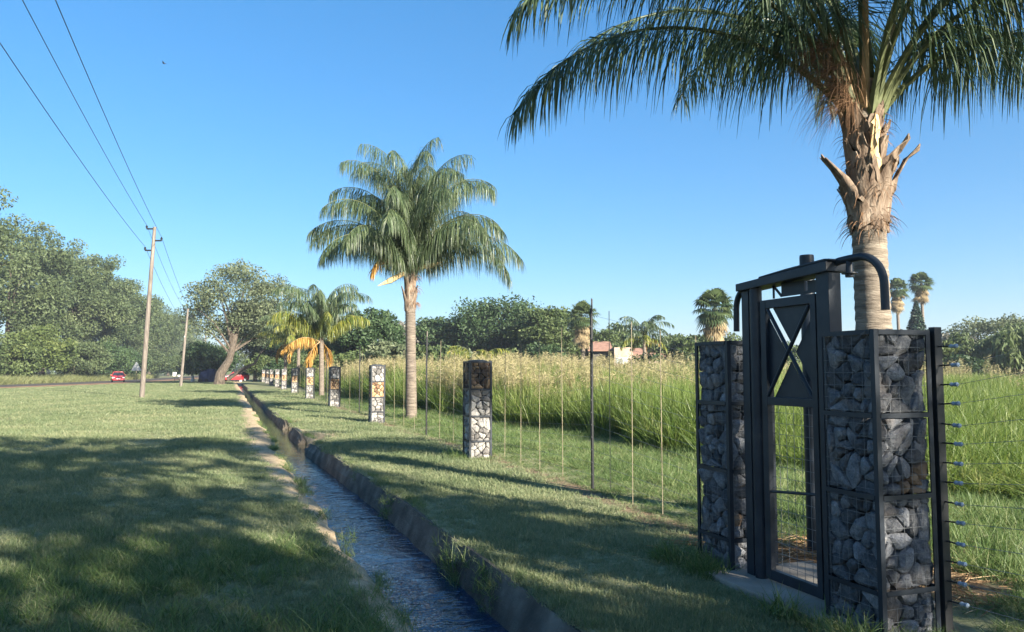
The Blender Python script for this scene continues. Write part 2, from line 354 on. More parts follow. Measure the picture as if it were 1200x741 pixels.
def build_ground():
    ly = np.concatenate([[-1500,-500,-200,-80,-40,-20,-12,-8], np.arange(-6,46,.2), np.arange(46,90,1.0), [95,100,110,120,135,150,170,200,250,320,420,600,900,1500,3000]])
    sl_ = np.concatenate([[2500,1200,600,300,150,100,70,50,36,26,20,16,13,11,9.5,8,7,6], np.arange(5.2,1.2,-.2), np.arange(1.2,.05,-.08), [.05,.02,0]])
    sr_ = np.concatenate([[.06,.12], np.arange(.2,6.2,.14), [6.5,7,7.5,8,9,10,12,14,17,20,25,30,40,50,70,100,150,300,600,1200,2500]])
    rows = []; sand = []; bare = []
    for y in ly:
        a, b = float(xl(y)), float(xr(y)+notch(y)); inch = -400 < y < 101
        xs = np.concatenate([a-sl_, [a+.05, a+.10, (a+b)/2, b-.10, b+.02], b+sr_])
        zs = relief(xs, y)*np.clip(1.6-np.hypot(xs, y)/70, 0, 1)
        nL = len(sl_)
        d = a-xs[:nL]
        # eroded left lip rounds off
        zs[:nL] -= .07*np.exp(-(d/.10)**2)*(1+1.2*mnoise.noise((y*1.1, 3.3, 0)))
        if inch:
            zs[nL] = -.34; zs[nL+1] = -.52; zs[nL+2] = -.55; zs[nL+3] = -.52; zs[nL+4] = -.10-(.25 if notch(y) > .1 else .0)
        rows.append(np.stack([xs, np.full_like(xs, y), zs], 1))
        s = np.zeros_like(xs); bb = np.zeros_like(xs)
        s[:nL] = np.clip(1.25-d/max(.08, float(sandw(y))), 0, 1); s[nL:nL+5] = .8
        dr = xs[nL+5:]-b
        s[nL+5:] = np.clip(.85-dr/.22, 0, 1)*.9 + .75*np.exp(-((y-19.5)/2.2)**2)*np.clip(1.2-dr/.7, 0, 1)
        fx = np.interp(y, [3.6,5.6,9.5,14], [4.2,4.25,4.6,4.55])
        bb = np.maximum(bb, .72*np.exp(-((xs-fx+.08)/.28)**2)*(1 if y > -20 else 0))
        bb = np.maximum(bb, 1.1*np.exp(-((xs-4.7)/.75)**4-((y-4.9)/1.0)**4))       # trodden soil behind the gate
        sand.append(np.clip(s, 0, 1)); bare.append(bb)
    nx = len(rows[0]); ny = len(rows)
    V = np.concatenate(rows); i, j = np.meshgrid(np.arange(ny-1), np.arange(nx-1), indexing='ij')
    q = (i*nx+j).ravel(); F = np.stack([q, q+1, q+nx+1, q+nx], 1)
    me = quads_mesh('ground', V, F, MT['ground'], smooth=True)
    for nm, dat in (('sand', sand), ('bare', bare)):
        a = me.attributes.new(nm, 'FLOAT', 'POINT'); a.data.foreach_set('value', np.concatenate(dat).astype(np.float32))
    tag(link('ground', me), kind='structure')
build_ground()

def build_water():
    ly = np.concatenate([np.arange(-6,22,.06), np.arange(22,102,1.5)])
    ts = np.linspace(0, 1, 22); V = []
    for y in ly:
        a, b = float(xl(y))-.12, float(xr(y)+notch(y))+.04
        amp = .012 if y < 13 else .012*max(.1, 1-(y-13)/5)
        for t in ts:
            x = a+(b-a)*t
            z = -.30 + amp*(mnoise.noise((x*5.5, y*2.6, 0))+.5*mnoise.noise((x*11, y*6.5, 3)))
            V.append((x, y, z))
    nx = len(ts); ny = len(ly)
    i, j = np.meshgrid(np.arange(ny-1), np.arange(nx-1), indexing='ij'); q = (i*nx+j).ravel()
    tag(link('water', quads_mesh('water', V, np.stack([q, q+1, q+nx+1, q+nx], 1), MT['water'], smooth=True)), kind='structure')
build_water()

# concrete lining: each cast slab is a piece of its own
lining = tag(bpy.data.objects.new('channel_lining', None), kind='structure'); COL.objects.link(lining)
def slab(y0, y1, lean, lift, sd_, d0, d1):
    """one cast length of the right wall; d0, d1: how far its ends have crumbled"""
    m = MB(); n = max(3, int((y1-y0)/.12)); ring = []
    def q(y, k, a): return .8*a*mnoise.noise((y*.37, k*3.1, sd_))+a*.3*mnoise.noise((y*1.13, k*5.7, sd_+9))+a*.14*mnoise.noise((y*4.3, k*1.7, sd_+19))
    for k in range(n+1):
        y = y0+(y1-y0)*k/n
        e = d0*math.exp(-(y-y0)/.22)+d1*math.exp(-(y1-y)/.22)
        x = float(xr(y))+lean*(k/n-.5); t = lift+q(y,1,.018)-e; o = e*.25
        pr = [(x-.13+o, -.56), (x-.12+o+q(y,2,.03), -.36), (x-.065+o+q(y,3,.03), min(-.17, t-.08)), (x-.030+o+q(y,4,.022), t-.075), (x+.0+o+q(y,5,.012), t), (x+.06+q(y,6,.02)+o, t-.018), (x+.10+o, -.2), (x+.02+o, -.56)]
        ring += [(p[0], y, p[1]) for p in pr]
    c = len(pr); fs = []
    for k in range(n):
        for i in range(c): fs.append((k*c+i, k*c+(i+1)%c, (k+1)*c+(i+1)%c, (k+1)*c+i))
    fs += [tuple(range(c-1,-1,-1)), tuple(n*c+i for i in range(c))]
    m.add(ring, fs); return m.build('lining_slab', MT['concrete'], lining, smooth=False)
rn = random.Random(5)
runs = [(-5.0,18.6),(20.7,23.7),(26.2,118.0)]
for (ra, rb) in runs:
    y = ra
    while y < rb-.3:
        y1 = min(rb, y+(rn.uniform(2.6,4.4) if y < 60 else rn.uniform(5,9)))
        if rb-y1 < .8: y1 = rb
        slab(y, y1-.012, rn.uniform(-.03,.03), -.012+rn.uniform(-.012,.010), rn.uniform(0,50), .16 if y > 10 and abs(y-ra) < .1 else .015, .16 if abs(y1-rb) < .1 else .015); y = y1
# a broken chunk lying in the gap
m = MB(); ch = [(1.66,18.95,-.36),(1.98,19.05,-.40),(2.02,19.6,-.38),(1.70,19.5,-.33),(1.72,18.98,-.16),(1.99,19.1,-.06),(2.0,19.52,-.10),(1.76,19.46,-.2)]
m.add(ch, [(3,2,1,0),(4,5,6,7),(0,1,5,4),(1,2,6,5),(2,3,7,6),(3,0,4,7)])
tag(m.build('concrete_chunk', MT['concrete'], None, bevel=.02, loc=(1.85,19.2,-.36)), 'tilted broken concrete chunk fallen into the gap in the channel wall', 'rubble')

# road on the far left, with its red soil shoulder
def strip(name, pts, w, z, mat):
    V = []
    for i, (x, yy) in enumerate(pts):
        a = np.array(pts[max(i-1, 0)]); b = np.array(pts[min(i+1, len(pts)-1)]); t = (b-a)/np.linalg.norm(b-a); nrm = np.array([t[1], -t[0]])
        for s in (-1, 1): V.append((x+nrm[0]*w/2*s, yy+nrm[1]*w/2*s, z))
    F = [(2*i, 2*i+1, 2*i+3, 2*i+2) for i in range(len(pts)-1)]
    return tag(link(name, quads_mesh(name, V, F, mat)), kind='structure')
RD = [(-52,-40),(-38,30),(-29,70),(-23,92),(-18.5,112),(-15.5,135),(-12,175),(-9,240),(-7,420)]
strip('road_shoulder', [(x+1.6, yy) for x, yy in RD], 9.2, .045, MT['redsoil'])
strip('road', RD, 6.2, .052, MT['road'])
# concrete step under the gate
m = MB(); m.box(3.52, 4.55, 4.02, 5.26, -.2, .035)
pad = m.build('gate_threshold', MT['slab'], None, bevel=.012, loc=(4.0,4.6,0)); tag(pad, kind='structure')

# ================================================================ GABION PILLARS
def clip(poly, p, n):
    out = []
    for i in range(len(poly)):
        a, b = poly[i], poly[(i+1)%len(poly)]
        da = (a[0]-p[0])*n[0]+(a[1]-p[1])*n[1]; db = (b[0]-p[0])*n[0]+(b[1]-p[1])*n[1]
        if da <= 0: out.append(a)
        if (da < 0 < db) or (db < 0 < da):
            t = da/(da-db); out.append((a[0]+(b[0]-a[0])*t, a[1]+(b[1]-a[1])*t))
    return out
def cells(w, h, n, rn):
    pts = []
    tries = 0
    dmin = .62*math.sqrt(w*h/n)
    while len(pts) < n and tries < 4000:
        tries += 1; p = (rn.uniform(0, w), rn.uniform(0, h))
        d = dmin*rn.choice([.55,.8,1,1.35])
        if all(math.hypot(p[0]-q[0], (p[1]-q[1])*1.12) > d for q in pts): pts.append(p)
        elif tries > 1500: dmin *= .999
    res = []
    for i, p in enumerate(pts):
        poly = [(0,0),(w,0),(w,h),(0,h)]
        for j, q in enumerate(pts):
            if i == j: continue
            mid = ((p[0]+q[0])/2, (p[1]+q[1])/2); poly = clip(poly, mid, (q[0]-p[0], q[1]-p[1]))
            if len(poly) < 3: break
        if len(poly) >= 3: res.append(poly)
    return res
def rock(poly, rn, gap, depth, bulge):
    """one angular stone filling a cell: local (u, v, n) coordinates"""
    cx = sum(p[0] for p in poly)/len(poly); cy = sum(p[1] for p in poly)/len(poly)
    ed = []
    for i in range(len(poly)):
        a, b = poly[i], poly[(i+1)%len(poly)]; L = math.hypot(b[0]-a[0], b[1]-a[1])
        if L < .012: continue
        t = rn.uniform(.12,.22) if L > .03 else .3
        for s in ((t, 1-t) if L > .035 else (.5,)):
            ed.append((a[0]+(b[0]-a[0])*s, a[1]+(b[1]-a[1])*s))
    if len(ed) < 4: ed = list(poly)
    n = len(ed); size = math.sqrt(max(1e-6, sum(math.hypot(p[0]-cx, p[1]-cy)**2 for p in ed)/n))
    k1 = max(.45, 1-gap/size); vs = []
    lean = (rn.uniform(-.5,.5), rn.uniform(-.5,.5)); off = rn.uniform(-.25,.25)*bulge
    for (s, z, j) in ((k1*.80, -depth, .0), (k1, -.25*bulge, .06), (k1*rn.uniform(.86,.93), .45*bulge, .09), (k1*rn.uniform(.45,.62), .95*bulge, .14)):
        for (x, yv) in ed:
            jx = 1+rn.uniform(-j, j); dx, dy = (x-cx)*s*jx, (yv-cy)*s*jx
            zz = z + (0 if z < 0 else (lean[0]*dx+lean[1]*dy)*.6+rn.uniform(-.12,.12)*bulge) + off
            vs.append((cx+dx, cy+dy, zz))
    vs.append((cx+rn.uniform(-.2,.2)*size, cy+rn.uniform(-.2,.2)*size, bulge*rn.uniform(.85,1.1)+off))
    fs = []
    for r in range(3):
        for i in range(n): fs.append((r*n+i, r*n+(i+1)%n, (r+1)*n+(i+1)%n, (r+1)*n+i))
    for i in range(n): fs.append((3*n+i, 3*n+(i+1)%n, 4*n))
    fs.append(tuple(range(n-1,-1,-1)))
    return vs, fs
def face_frame(x0, x1, y0, y1, inset):
    """four sides of a pillar as (origin, u, normal, width): stones sit inset behind the wire"""
    return [((x0, y0+inset, 0), (1,0,0), (0,-1,0), x1-x0), ((x0+inset, y1, 0), (0,-1,0), (-1,0,0), y1-y0),
            ((x1, y1-inset, 0), (-1,0,0), (0,1,0), x1-x0), ((x1-inset, y0, 0), (0,1,0), (1,0,0), y1-y0)]
def to_world(vs, o, u, nrm, z0, u0):
    return [(o[0]+u[0]*(p[0]+u0)+nrm[0]*p[2], o[1]+u[1]*(p[0]+u0)+nrm[1]*p[2], z0+p[1]) for p in vs]

def pillar_frame(root, x0, x1, y0, y1, bars, top, w, mat):
    for (x, yy) in ((x0, y0), (x1, y0), (x1, y1), (x0, y1)):
        m = MB(); sx = w if x == x0 else -w; sy = w if yy == y0 else -w
        # angle iron: two thin legs
        m.box(min(x, x+sx), max(x, x+sx), min(yy, yy+sy*.14), max(yy, yy+sy*.14), -.15, top)
        m.box(min(x, x+sx*.14), max(x, x+sx*.14), min(yy+sy*.14, yy+sy), max(yy+sy*.14, yy+sy), -.15, top)
        m.build('corner_post', mat, root)
    e = .003; t = .006
    for z in bars:
        for (a, b) in (((x0+w, y0-e), (x1-w, y0-e+t)), ((x0+w, y1+e-t), (x1-w, y1+e)), ((x0-e, y0+w), (x0-e+t, y1-w)), ((x1+e-t, y0+w), (x1+e, y1-w))):
            m = MB(); m.box(a[0], b[0], a[1], b[1], z-w*.42, z+w*.42); m.build('cross_bar', mat, root)
def wire_mesh(root, x0, x1, y0, y1, z0, z1, su, sv, r, w):
    for (o, u, nrm, wd) in face_frame(x0, x1, y0, y1, .012):
        m = MB(); k = w+.01
        while k < wd-w:
            a = (o[0]+u[0]*k, o[1]+u[1]*k, z0); b = (a[0], a[1], z1); m.bar(a, b, r, r); k += su
        z = z0+.03
        while z < z1-.02:
            m.bar((o[0]+u[0]*w+nrm[0]*r*1.1, o[1]+u[1]*w+nrm[1]*r*1.1, z), (o[0]+u[0]*(wd-w)+nrm[0]*r*1.1, o[1]+u[1]*(wd-w)+nrm[1]*r*1.1, z), r, r); z += sv
        m.build('wire_mesh', MT['galv'], root)

def gate_pillar(x0, y0, w, d, top, bars, label, seed, rust):
    x1, y1 = x0+w, y0+d; rn = random.Random(seed)
    root = thing('gabion_pillar', ((x0+x1)/2, (y0+y1)/2, 0), label, 'pillar', 'stone filled pillars beside the gate')
    org = np.array(root.location)
    lv = [-.06]+bars+[top]
    for fi, (o, u, nrm, wd) in enumerate(face_frame(x0, x1, y0, y1, .042)):
        for z0, z1 in zip(lv[:-1], lv[1:]):
            h = z1-z0; n = max(5, int(round(wd*h/.0125)))
            for poly in cells(wd-.05, h-.012, n, rn):
                vs, fs = rock(poly, rn, .004, .075, .026)
                wv = to_world(vs, o, u, nrm, z0+.006, .025)
                c = np.mean(np.array(wv), axis=0)
                isr = any(fi == rf and abs(c[2]-rz) < .075 and abs(float(np.dot(c[:2]-np.array(o[:2]), u[:2]))-ru) < .085 for rf, ru, rz in rust)
                m = MB(); m.add(wv, fs); m.build('stone', MT['stone_rust' if isr else 'stone'], root)
    # loose stones lying on the top
    for poly in cells(w-.05, d-.05, 14, rn):
        vs, fs = rock(poly, rn, .004, .06, .032)
        m = MB(); m.add([(x0+.025+p[0], y0+.025+p[1], top-.035+p[2]*.9) for p in vs], fs); m.build('stone', MT['stone'], root)
    m = MB(); m.box(x0+.10, x1-.10, y0+.10, y1-.10, -.1, top-.08); m.build('rubble_core', MT['core'], root)
    pillar_frame(root, x0, x1, y0, y1, bars+[top-.016], top, .034, MT['steel'])
    wire_mesh(root, x0, x1, y0, y1, 0, top, .078, .078, .0019, .034)
    return root
gate_pillar(3.64, 3.61, .45, .47, 1.855, [.28, .84, 1.33], 'nearest tall gabion pillar of blue-grey stone at the right edge of the gate', 3, [(0,.30,.92)])
gate_pillar(3.735, 5.21, .45, .46, 1.845, [.26, .80, 1.34], 'shaded gabion pillar of blue-grey stone on the far side of the gate', 8, [(0,.08,.44)])

# slim fence pillars: stones too small to pick apart, joined per cage
def fence_pillar_mesh(kinds, seed):
    w = .43; rn = random.Random(seed); lv = [-.05,.33,.78,1.27,1.78]; out = []
    for k, (z0, z1) in enumerate(zip(lv[:-1], lv[1:])):
        V = []; F = []; rr = []
        for (o, u, nrm, wd) in face_frame(-w/2, w/2, -w/2, w/2, .036):
            n = 17 if kinds[k] != 'fill_grey' else 13
            for poly in cells(wd-.04, z1-z0-.01, n, rn):
                vs, fs = rock(poly, rn, .006, .06, .026); b = len(V); r = rn.random()
                V += to_world(vs, o, u, nrm, z0+.005, .02); F += [tuple(i+b for i in f) for f in fs]; rr += [r]*len(fs)
        me = bpy.data.meshes.new('stone_fill'); me.from_pydata(V, [], F); me.materials.append(MT[kinds[k]])
        a = me.attributes.new('rnd', 'FLOAT', 'FACE'); a.data.foreach_set('value', rr); out.append(me)
    return out
def fence_pillar(kinds, seed, x, yy, label):
    root = thing('fence_pillar', (x, yy, 0), label, 'pillar', 'slim gabion pillars along the fence')
    for me in fence_pillar_mesh(kinds, seed): tag(link('stone_fill', me, root), kind='stuff')
    w = .43; m = MB(); m.box(x-w/2+.08, x+w/2-.08, yy-w/2+.08, yy+w/2-.08, -.1, 1.74); m.build('rubble_core', MT['core'], root)
    pillar_frame(root, x-w/2, x+w/2, yy-w/2, yy+w/2, [.33,.78,1.27,1.765], 1.785, .035, MT['steel'])
    wire_mesh(root, x-w/2, x+w/2, yy-w/2, yy+w/2, 0, 1.76, .075, .11, .0025, .03)
    m = MB(); m.lathe((x, yy, 1.77), [(.20,0),(.19,.02),(.12,.035),(.04,.04)], 10); m.build('cap', MT['steel'], root)
    return root
PY = [13.6, 24.2, 34.8, 46.1, 57.4, 69, 80.5, 92, 103.5, 115]
FX = 4.27
fence_pillar(['fill_grey','fill_grey','fill_grey','fill_brown'], 21, FX, PY[0], 'gabion pillar with a dark brown stone cage on top')
p2 = fence_pillar(['fill_grey','fill_grey','fill_ochre','fill_grey'], 22, FX+.02, PY[1], 'gabion pillar with an orange band, first past the brown-topped one')
ordn = ['second','third','fourth','fifth','sixth','seventh','eighth','ninth']
for i, yy in enumerate(PY[2:]):
    c = copy_tree(p2); c.location = (FX+rn.uniform(-.03,.03), yy, 0); c.rotation_euler.z = rn.uniform(-.04,.04)
    c['label'] = 'grey and orange gabion pillar, %s past the brown-topped one' % ordn[i]

# ================================================================ THE GATE
S = MT['steel']
gate = thing('garden_gate', (3.85, 4.6, 0), 'dark blue-grey steel garden gate with crossed bars between two gabion pillars', 'gate')
m = MB(); m.tube([(3.825,4.955,-.1),(3.825,4.955,2.24)], .047, 20); m.build('round_jamb', S, gate, smooth=True)
m = MB(); m.box(3.80,3.89,5.015,5.10,-.1,2.23); m.build('jamb_plate', S, gate, bevel=.004)
m = MB(); m.box(3.80,3.905,4.145,4.268,-.1,2.275); m.build('box_column', S, gate, bevel=.005)
m = MB(); m.prism([(4.125,2.277),(5.125,2.232),(5.125,2.292),(4.125,2.345)], 3.765, 3.945, 0); m.build('header', S, gate, bevel=.006)
m = MB(); m.prism([(4.10,2.348),(4.86,2.308),(4.85,2.322),(4.55,2.345),(4.16,2.366),(4.11,2.360)], 3.775, 3.935, 0); m.build('header_cover', S, gate, bevel=.008)
leaf = MB(); leaf.box(3.810,3.855,4.825,4.885,.05,2.14); leaf = leaf.build('gate_stile', S, gate, bevel=.003)
m = MB(); m.box(3.810,3.855,4.292,4.345,.05,2.14); m.build('gate_stile', S, gate, bevel=.003)
for z0, z1 in ((2.075,2.14),(1.345,1.405),(.05,.125)):
    m = MB(); m.box(3.812,3.853,4.345,4.825,z0,z1); m.build('gate_rail', S, gate, bevel=.003)
m = MB(); m.tube([(3.83,4.345,.745),(3.83,4.825,.70)], .011, 8); m.build('gate_rod', S, gate, smooth=True)
ya, yb, za, zb = 4.345, 4.825, 1.405, 2.075; yc, zc = (ya+yb)/2, (za+zb)/2; g = .05; gz = g*(zb-za)/(yb-ya)
for tri in ([(ya+g,zb),(yb-g,zb),(yc,zc+gz)], [(ya+g,za),(yb-g,za),(yc,zc-gz)], [(ya,za+gz),(ya,zb-gz),(yc-g,zc)], [(yb,za+gz),(yb,zb-gz),(yc+g,zc)]):
    m = MB(); m.prism(tri, 3.842, 3.846, 0); m.build('panel_plate', S, gate)
for a, b, x in (((ya+.01,zb-.01),(yb-.01,za+.01),3.815),((yb-.01,zb-.01),(ya+.01,za+.01),3.826)):
    m = MB(); m.tube([(x,a[0],a[1]),(x,b[0],b[1])], .015, 10); m.build('cross_tube', S, gate, smooth=True)
m = MB(); m.box(3.862,3.868,4.30,4.42,2.155,2.245); m.box(3.862,3.868,4.45,4.70,2.155,2.255); m.box(3.862,3.868,4.42,4.45,2.155,2.175)
m.bar((3.865,4.70,2.16),(3.865,4.80,2.255),.006,.02); m.box(3.862,3.868,4.78,4.80,2.15,2.25); m.build('lintel_plate', S, gate)
m = MB()
for k in range(1, 6): m.bar((3.848,4.345+k*.08,.125),(3.848,4.345+k*.08,1.345),.0025,.0025)
for k in range(15): m.bar((3.851,4.345,.17+k*.08),(3.851,4.825,.17+k*.08),.0025,.0025)
m.build('wire_panel', MT['galv'], gate)
for z in (.45, 1.75):
    m = MB(); m.box(3.83,3.86,4.885,4.91,z-.05,z+.05); m.build('hinge', MT['steel_black'], gate)
# goosenecks at both ends of the header
pts = [(3.86,4.20,2.33),(3.86,4.10,2.345),(3.86,4.02,2.348)]+[(3.86, 3.93-.20*math.sin(a), 2.15+.20*math.cos(a)) for a in np.linspace(.1, math.pi/2, 8)]+[(3.86,3.728,2.05),(3.86,3.727,1.985)]
m = MB(); m.tube(pts, .026, 14); m.build('gooseneck', S, gate, smooth=True)
pts = [(3.84,5.08,2.25)]+[(3.84, 5.10+.12*math.sin(a), 2.10+.15*math.cos(a)) for a in np.linspace(.2, math.pi/2, 7)]+[(3.84,5.222,2.0),(3.84,5.224,1.92)]
m = MB(); m.tube(pts, .024, 14); m.build('gooseneck', S, gate, smooth=True)
m = MB(); m.lathe((3.86,4.015,2.225), [(.028,0),(.03,.02),(.052,.022),(.052,.03),(.024,.032),(.022,.10),(.02,.115)], 14); m.build('gate_lamp', S, gate, smooth=True)
m = MB(); m.lathe((4.84,5.54,-.1), [(.063,0),(.063,2.72),(.060,2.74)], 22)
tag(m.build('steel_post', S, None, smooth=True, loc=(4.84,5.54,0)), 'round dark steel post standing just behind the gate, rising above its header', 'post')

# ================================================================ ELECTRIC FENCE, bay by bay
NS = 14
def zp(i, tall): return .20+(.1675 if tall else .1195)*i
def fence_bay(label, a, b, mid=None, posts=(), droppers=(), wires=True, ins=False):
    """a, b: (x, y) ends at pillar height; mid: (x, y) of the tall middle pole; posts: pillar-side posts"""
    root = thing('wire_fence', (*a, 0), label, 'fence', 'electric fence bays between the gabion pillars')
    def zline(y, i):
        if mid is None: return zp(i, False)
        ys = [a[1], mid[1], b[1]]; zs = [zp(i, False), zp(i, True), zp(i, False)]
        if ys[0] > ys[2]: ys = ys[::-1]; zs = zs[::-1]
        return float(np.interp(y, ys, zs))
    def xline(y):
        ys = [a[1]]+([mid[1]] if mid else [])+[b[1]]; xs = [a[0]]+([mid[0]] if mid else [])+[b[0]]
        if ys[0] > ys[-1]: ys = ys[::-1]; xs = xs[::-1]
        return float(np.interp(y, ys, xs))
    if wires:
        for i in range(NS):
            pl = [(*a, zp(i, False))]
            if mid: pl += [(*mid, zp(i, True))]
            pl += [(*b, zp(i, False))]
            m = MB(); m.tube(pl, .0016, 4); m.build('wire', MT['galv'], root)
    if mid:
        x, yy = mid; ln = RND.uniform(-.02, .02)
        m = MB(); m.tube([(x+.02, yy, -.2), (x+.02+ln, yy, 2.46)], .021, 10); po = m.build('post', MT['steel_black'], root, smooth=True)
        m = MB(); m.tube([(x+.035+ln, yy+.01, 1.9), (x+.035+ln*1.1, yy+.01, 2.60)], .011, 6); m.build('post_extension', MT['wood'], po)
        for i in range(NS):
            m = MB(); m.lathe((x, yy-.015, zp(i, True)-.012), [(.006,0),(.011,.004),(.011,.020),(.006,.024)], 6); m.build('insulator', MT['steel_black'], po)
    for (x, yy, hh) in posts:
        m = MB(); m.tube([(x, yy, -.2), (x, yy, hh)], .022, 10); m.build('post', MT['steel_black'], root, smooth=True)
        for zb_ in (.42, 1.31): m = MB(); m.bar((x-.02, yy, zb_), (x-.18, yy, zb_), .02, .02); m.build('post_bracket', MT['steel_black'], root)
    for yy in droppers:
        x = xline(yy); top = zline(yy, NS-1)+.06+RND.uniform(-.05,.05)
        m = MB(); m.tube([(x-.004, yy, RND.uniform(.02,.10)), (x-.004+RND.uniform(-.02,.02), yy+RND.uniform(-.02,.02), top)], .0046, 6)
        m.build('dropper', MT['dropper'] if RND.random() < .7 else MT['steel_black'], root)
    return root
fence_bay('electric fence bay with one tall black pole beside the gate\'s far pillar', (4.25,5.70), (4.53,13.55), (4.62,9.55), [(4.56,13.72,1.80)], [6.55,7.35,8.15,8.85,10.45,11.3,12.1,12.85])
fence_bay('electric fence bay just beyond the brown-topped gabion pillar', (4.53,13.75), (4.53,24.1), (4.56,18.8), [(4.56,24.3,1.80)], [14.9,16.2,17.4,20.0,21.3,22.6])
nxt = ['fence bay running past the foot of the tall palm with the full crown','fence bay just beyond the second orange-banded gabion pillar','far fence bay near the two thin distant palms']
for i in range(3):
    y0, y1 = PY[i+1]+.1, PY[i+2]-.1
    fence_bay(nxt[i], (4.53,y0), (4.53,y1), (4.56,(y0+y1)/2), [(4.56,y1+.2,1.80)], list(np.linspace(y0+1.4, y1-1.4, 6)), wires=(i < 2))
# near bay: leaves the frame on the right, its insulators stand out from the strainer post
nb = thing('wire_fence', (4.17,3.58,0), 'electric fence strands leaving the black post beside the nearest gabion pillar', 'fence', 'electric fence bays between the gabion pillars')
m = MB(); m.box(4.118,4.178,3.60,3.645,-.2,1.875); post = m.build('strainer_post', MT['steel_black'], nb, bevel=.004)
for i in range(NS):
    z = .20+.1195*i; yo = RND.uniform(-.012,.012); tl = RND.uniform(-.012,.012)
    m = MB(); m.tube([(4.150,3.60,z),(4.155,3.535+yo,z+tl*.5)], .005, 6); m.build('insulator_arm', MT['steel_black'], post)
    m = MB()
    d = Vector((.10,-1,tl*4)).normalized(); c = Vector((4.156,3.53+yo,z+tl*.5))
    m.tube([c, c+d*.008, c+d*.012, c+d*.030, c+d*.034, c+d*.050, c+d*.058], [.006,.012,.014,.009,.013,.014,.006], 10)
    m.build('insulator', MT['insul'], post, smooth=True)
    e = c+d*.05
    m = MB(); m.tube([e, (4.30,.4,z*1.38), (4.35,-4,z*1.0+.1)], .0018, 4); m.build('wire', MT['galv'], nb)
m = MB(); m.tube([(4.32,.4,-.2),(4.32,.4,2.5)], .021, 10); m.build('post', MT['steel_black'], nb, smooth=True)

# ================================================================ PALMS
def strips(P, D, L, wdt, grav, segs, rn_, wprof):
    """arrays of drooping blades: P roots, D start directions, L lengths"""
    n = len(P); p = P.copy(); rows = []
    side = np.cross(D, rn_.normal(size=(n,3))); side /= np.linalg.norm(side, axis=1, keepdims=True)+1e-9
    d = D.copy()
    for k in range(segs+1):
        w = (wdt*wprof[k])[:, None]
        rows.append(p-side*w); rows.append(p+side*w)
        d = d+np.array([0,0,-1.0])*(grav/segs)[:, None]; d /= np.linalg.norm(d, axis=1, keepdims=True)
        p = p+d*(L/segs)[:, None]
    V = np.stack(rows, 1).reshape(-1, 3); k2 = 2*(segs+1)
    base = (np.arange(n)*k2)[:, None]
    F = np.concatenate([base+np.array([2*k, 2*k+1, 2*k+3, 2*k+2])[None] for k in range(segs)], 0)
    return V, F
def frond_mesh(Lr, az, el0, droop, nleaf, ll, lw, rs, mats, curl=0.0, grav=1.6, rr=.022, start=.14, segs=3, ex=1.25):
    """one pinnate frond from the origin"""
    g = np.random.default_rng(rs); N = 18; s = np.linspace(0, 1, N)
    el = el0-droop*s**ex; a = az+curl*s
    t = np.stack([np.cos(el)*np.cos(a), np.cos(el)*np.sin(a), np.sin(el)], 1)
    P = np.concatenate([[np.zeros(3)], np.cumsum(t[:-1]*Lr/(N-1), 0)])
    q = np.sort(g.uniform(start, 1.0, nleaf)); pi = np.stack([np.interp(q, s, P[:, k]) for k in range(3)], 1)
    ti = np.stack([np.interp(q, s, t[:, k]) for k in range(3)], 1); ti /= np.linalg.norm(ti, axis=1, keepdims=True)
    b = np.cross(ti, [0,0,1.0]); b /= np.linalg.norm(b, axis=1, keepdims=True)+1e-9; nn = np.cross(b, ti)
    sd_ = np.where(np.arange(nleaf) % 2 == 0, 1.0, -1.0)[:, None]
    D = ti*g.uniform(.35,.75,(nleaf,1))+b*sd_*g.uniform(.55,1.0,(nleaf,1))+nn*g.uniform(-.35,.75,(nleaf,1))
    D /= np.linalg.norm(D, axis=1, keepdims=True)
    L = ll*np.interp(q, [0,.15,.3,.6,.85,1], [.4,.75,1,1,.72,.45])*g.uniform(.8,1.15,nleaf)
    V, F = strips(pi, D, L, lw/2*g.uniform(.8,1.2,nleaf), grav*g.uniform(.6,1.3,nleaf), segs, g, [.5,1,.8,.12] if segs == 3 else [.6,1,.15])
    rnd = np.tile(g.random(nleaf), segs)
    mb = MB(); mb.tube([tuple(p) for p in P], list(np.interp(s, [0,.08,.5,1], [rr*1.7,rr,rr*.55,rr*.15])), 5, cap=False)
    b0 = len(V); V = np.concatenate([V, np.array(mb.v)]); F = np.concatenate([F, np.array(mb.f)+b0]); 
    mi = np.concatenate([np.zeros(len(rnd)), np.ones(len(mb.f))]); rnd = np.concatenate([rnd, np.full(len(mb.f), .5)])
    return quads_mesh('frond', V, F, mats, rnd, mi)
def palm_trunk(root, pts, rad, mat, n=18, ring=.0):
    """tube with many rings so leaf scars stand proud"""
    P = [Vector(p) for p in pts]; zs = [p.z for p in P]; out = []; rr = []
    steps = int((zs[-1]-zs[0])/.035) if ring else len(P)*4
    for k in range(steps+1):
        t = k/steps; z = zs[0]+(zs[-1]-zs[0])*t
        x = float(np.interp(z, zs, [p.x for p in P])); yy = float(np.interp(z, zs, [p.y for p in P]))
        r = float(np.interp(z, zs, rad)); out.append((x, yy, z)); rr.append(r*(1+ring*(.5 if k % 3 == 0 else -.25)+ring*.4*math.sin(k*2.1)))
    m = MB(); m.tube(out, rr, n); return m.build('trunk', mat, root, smooth=True)
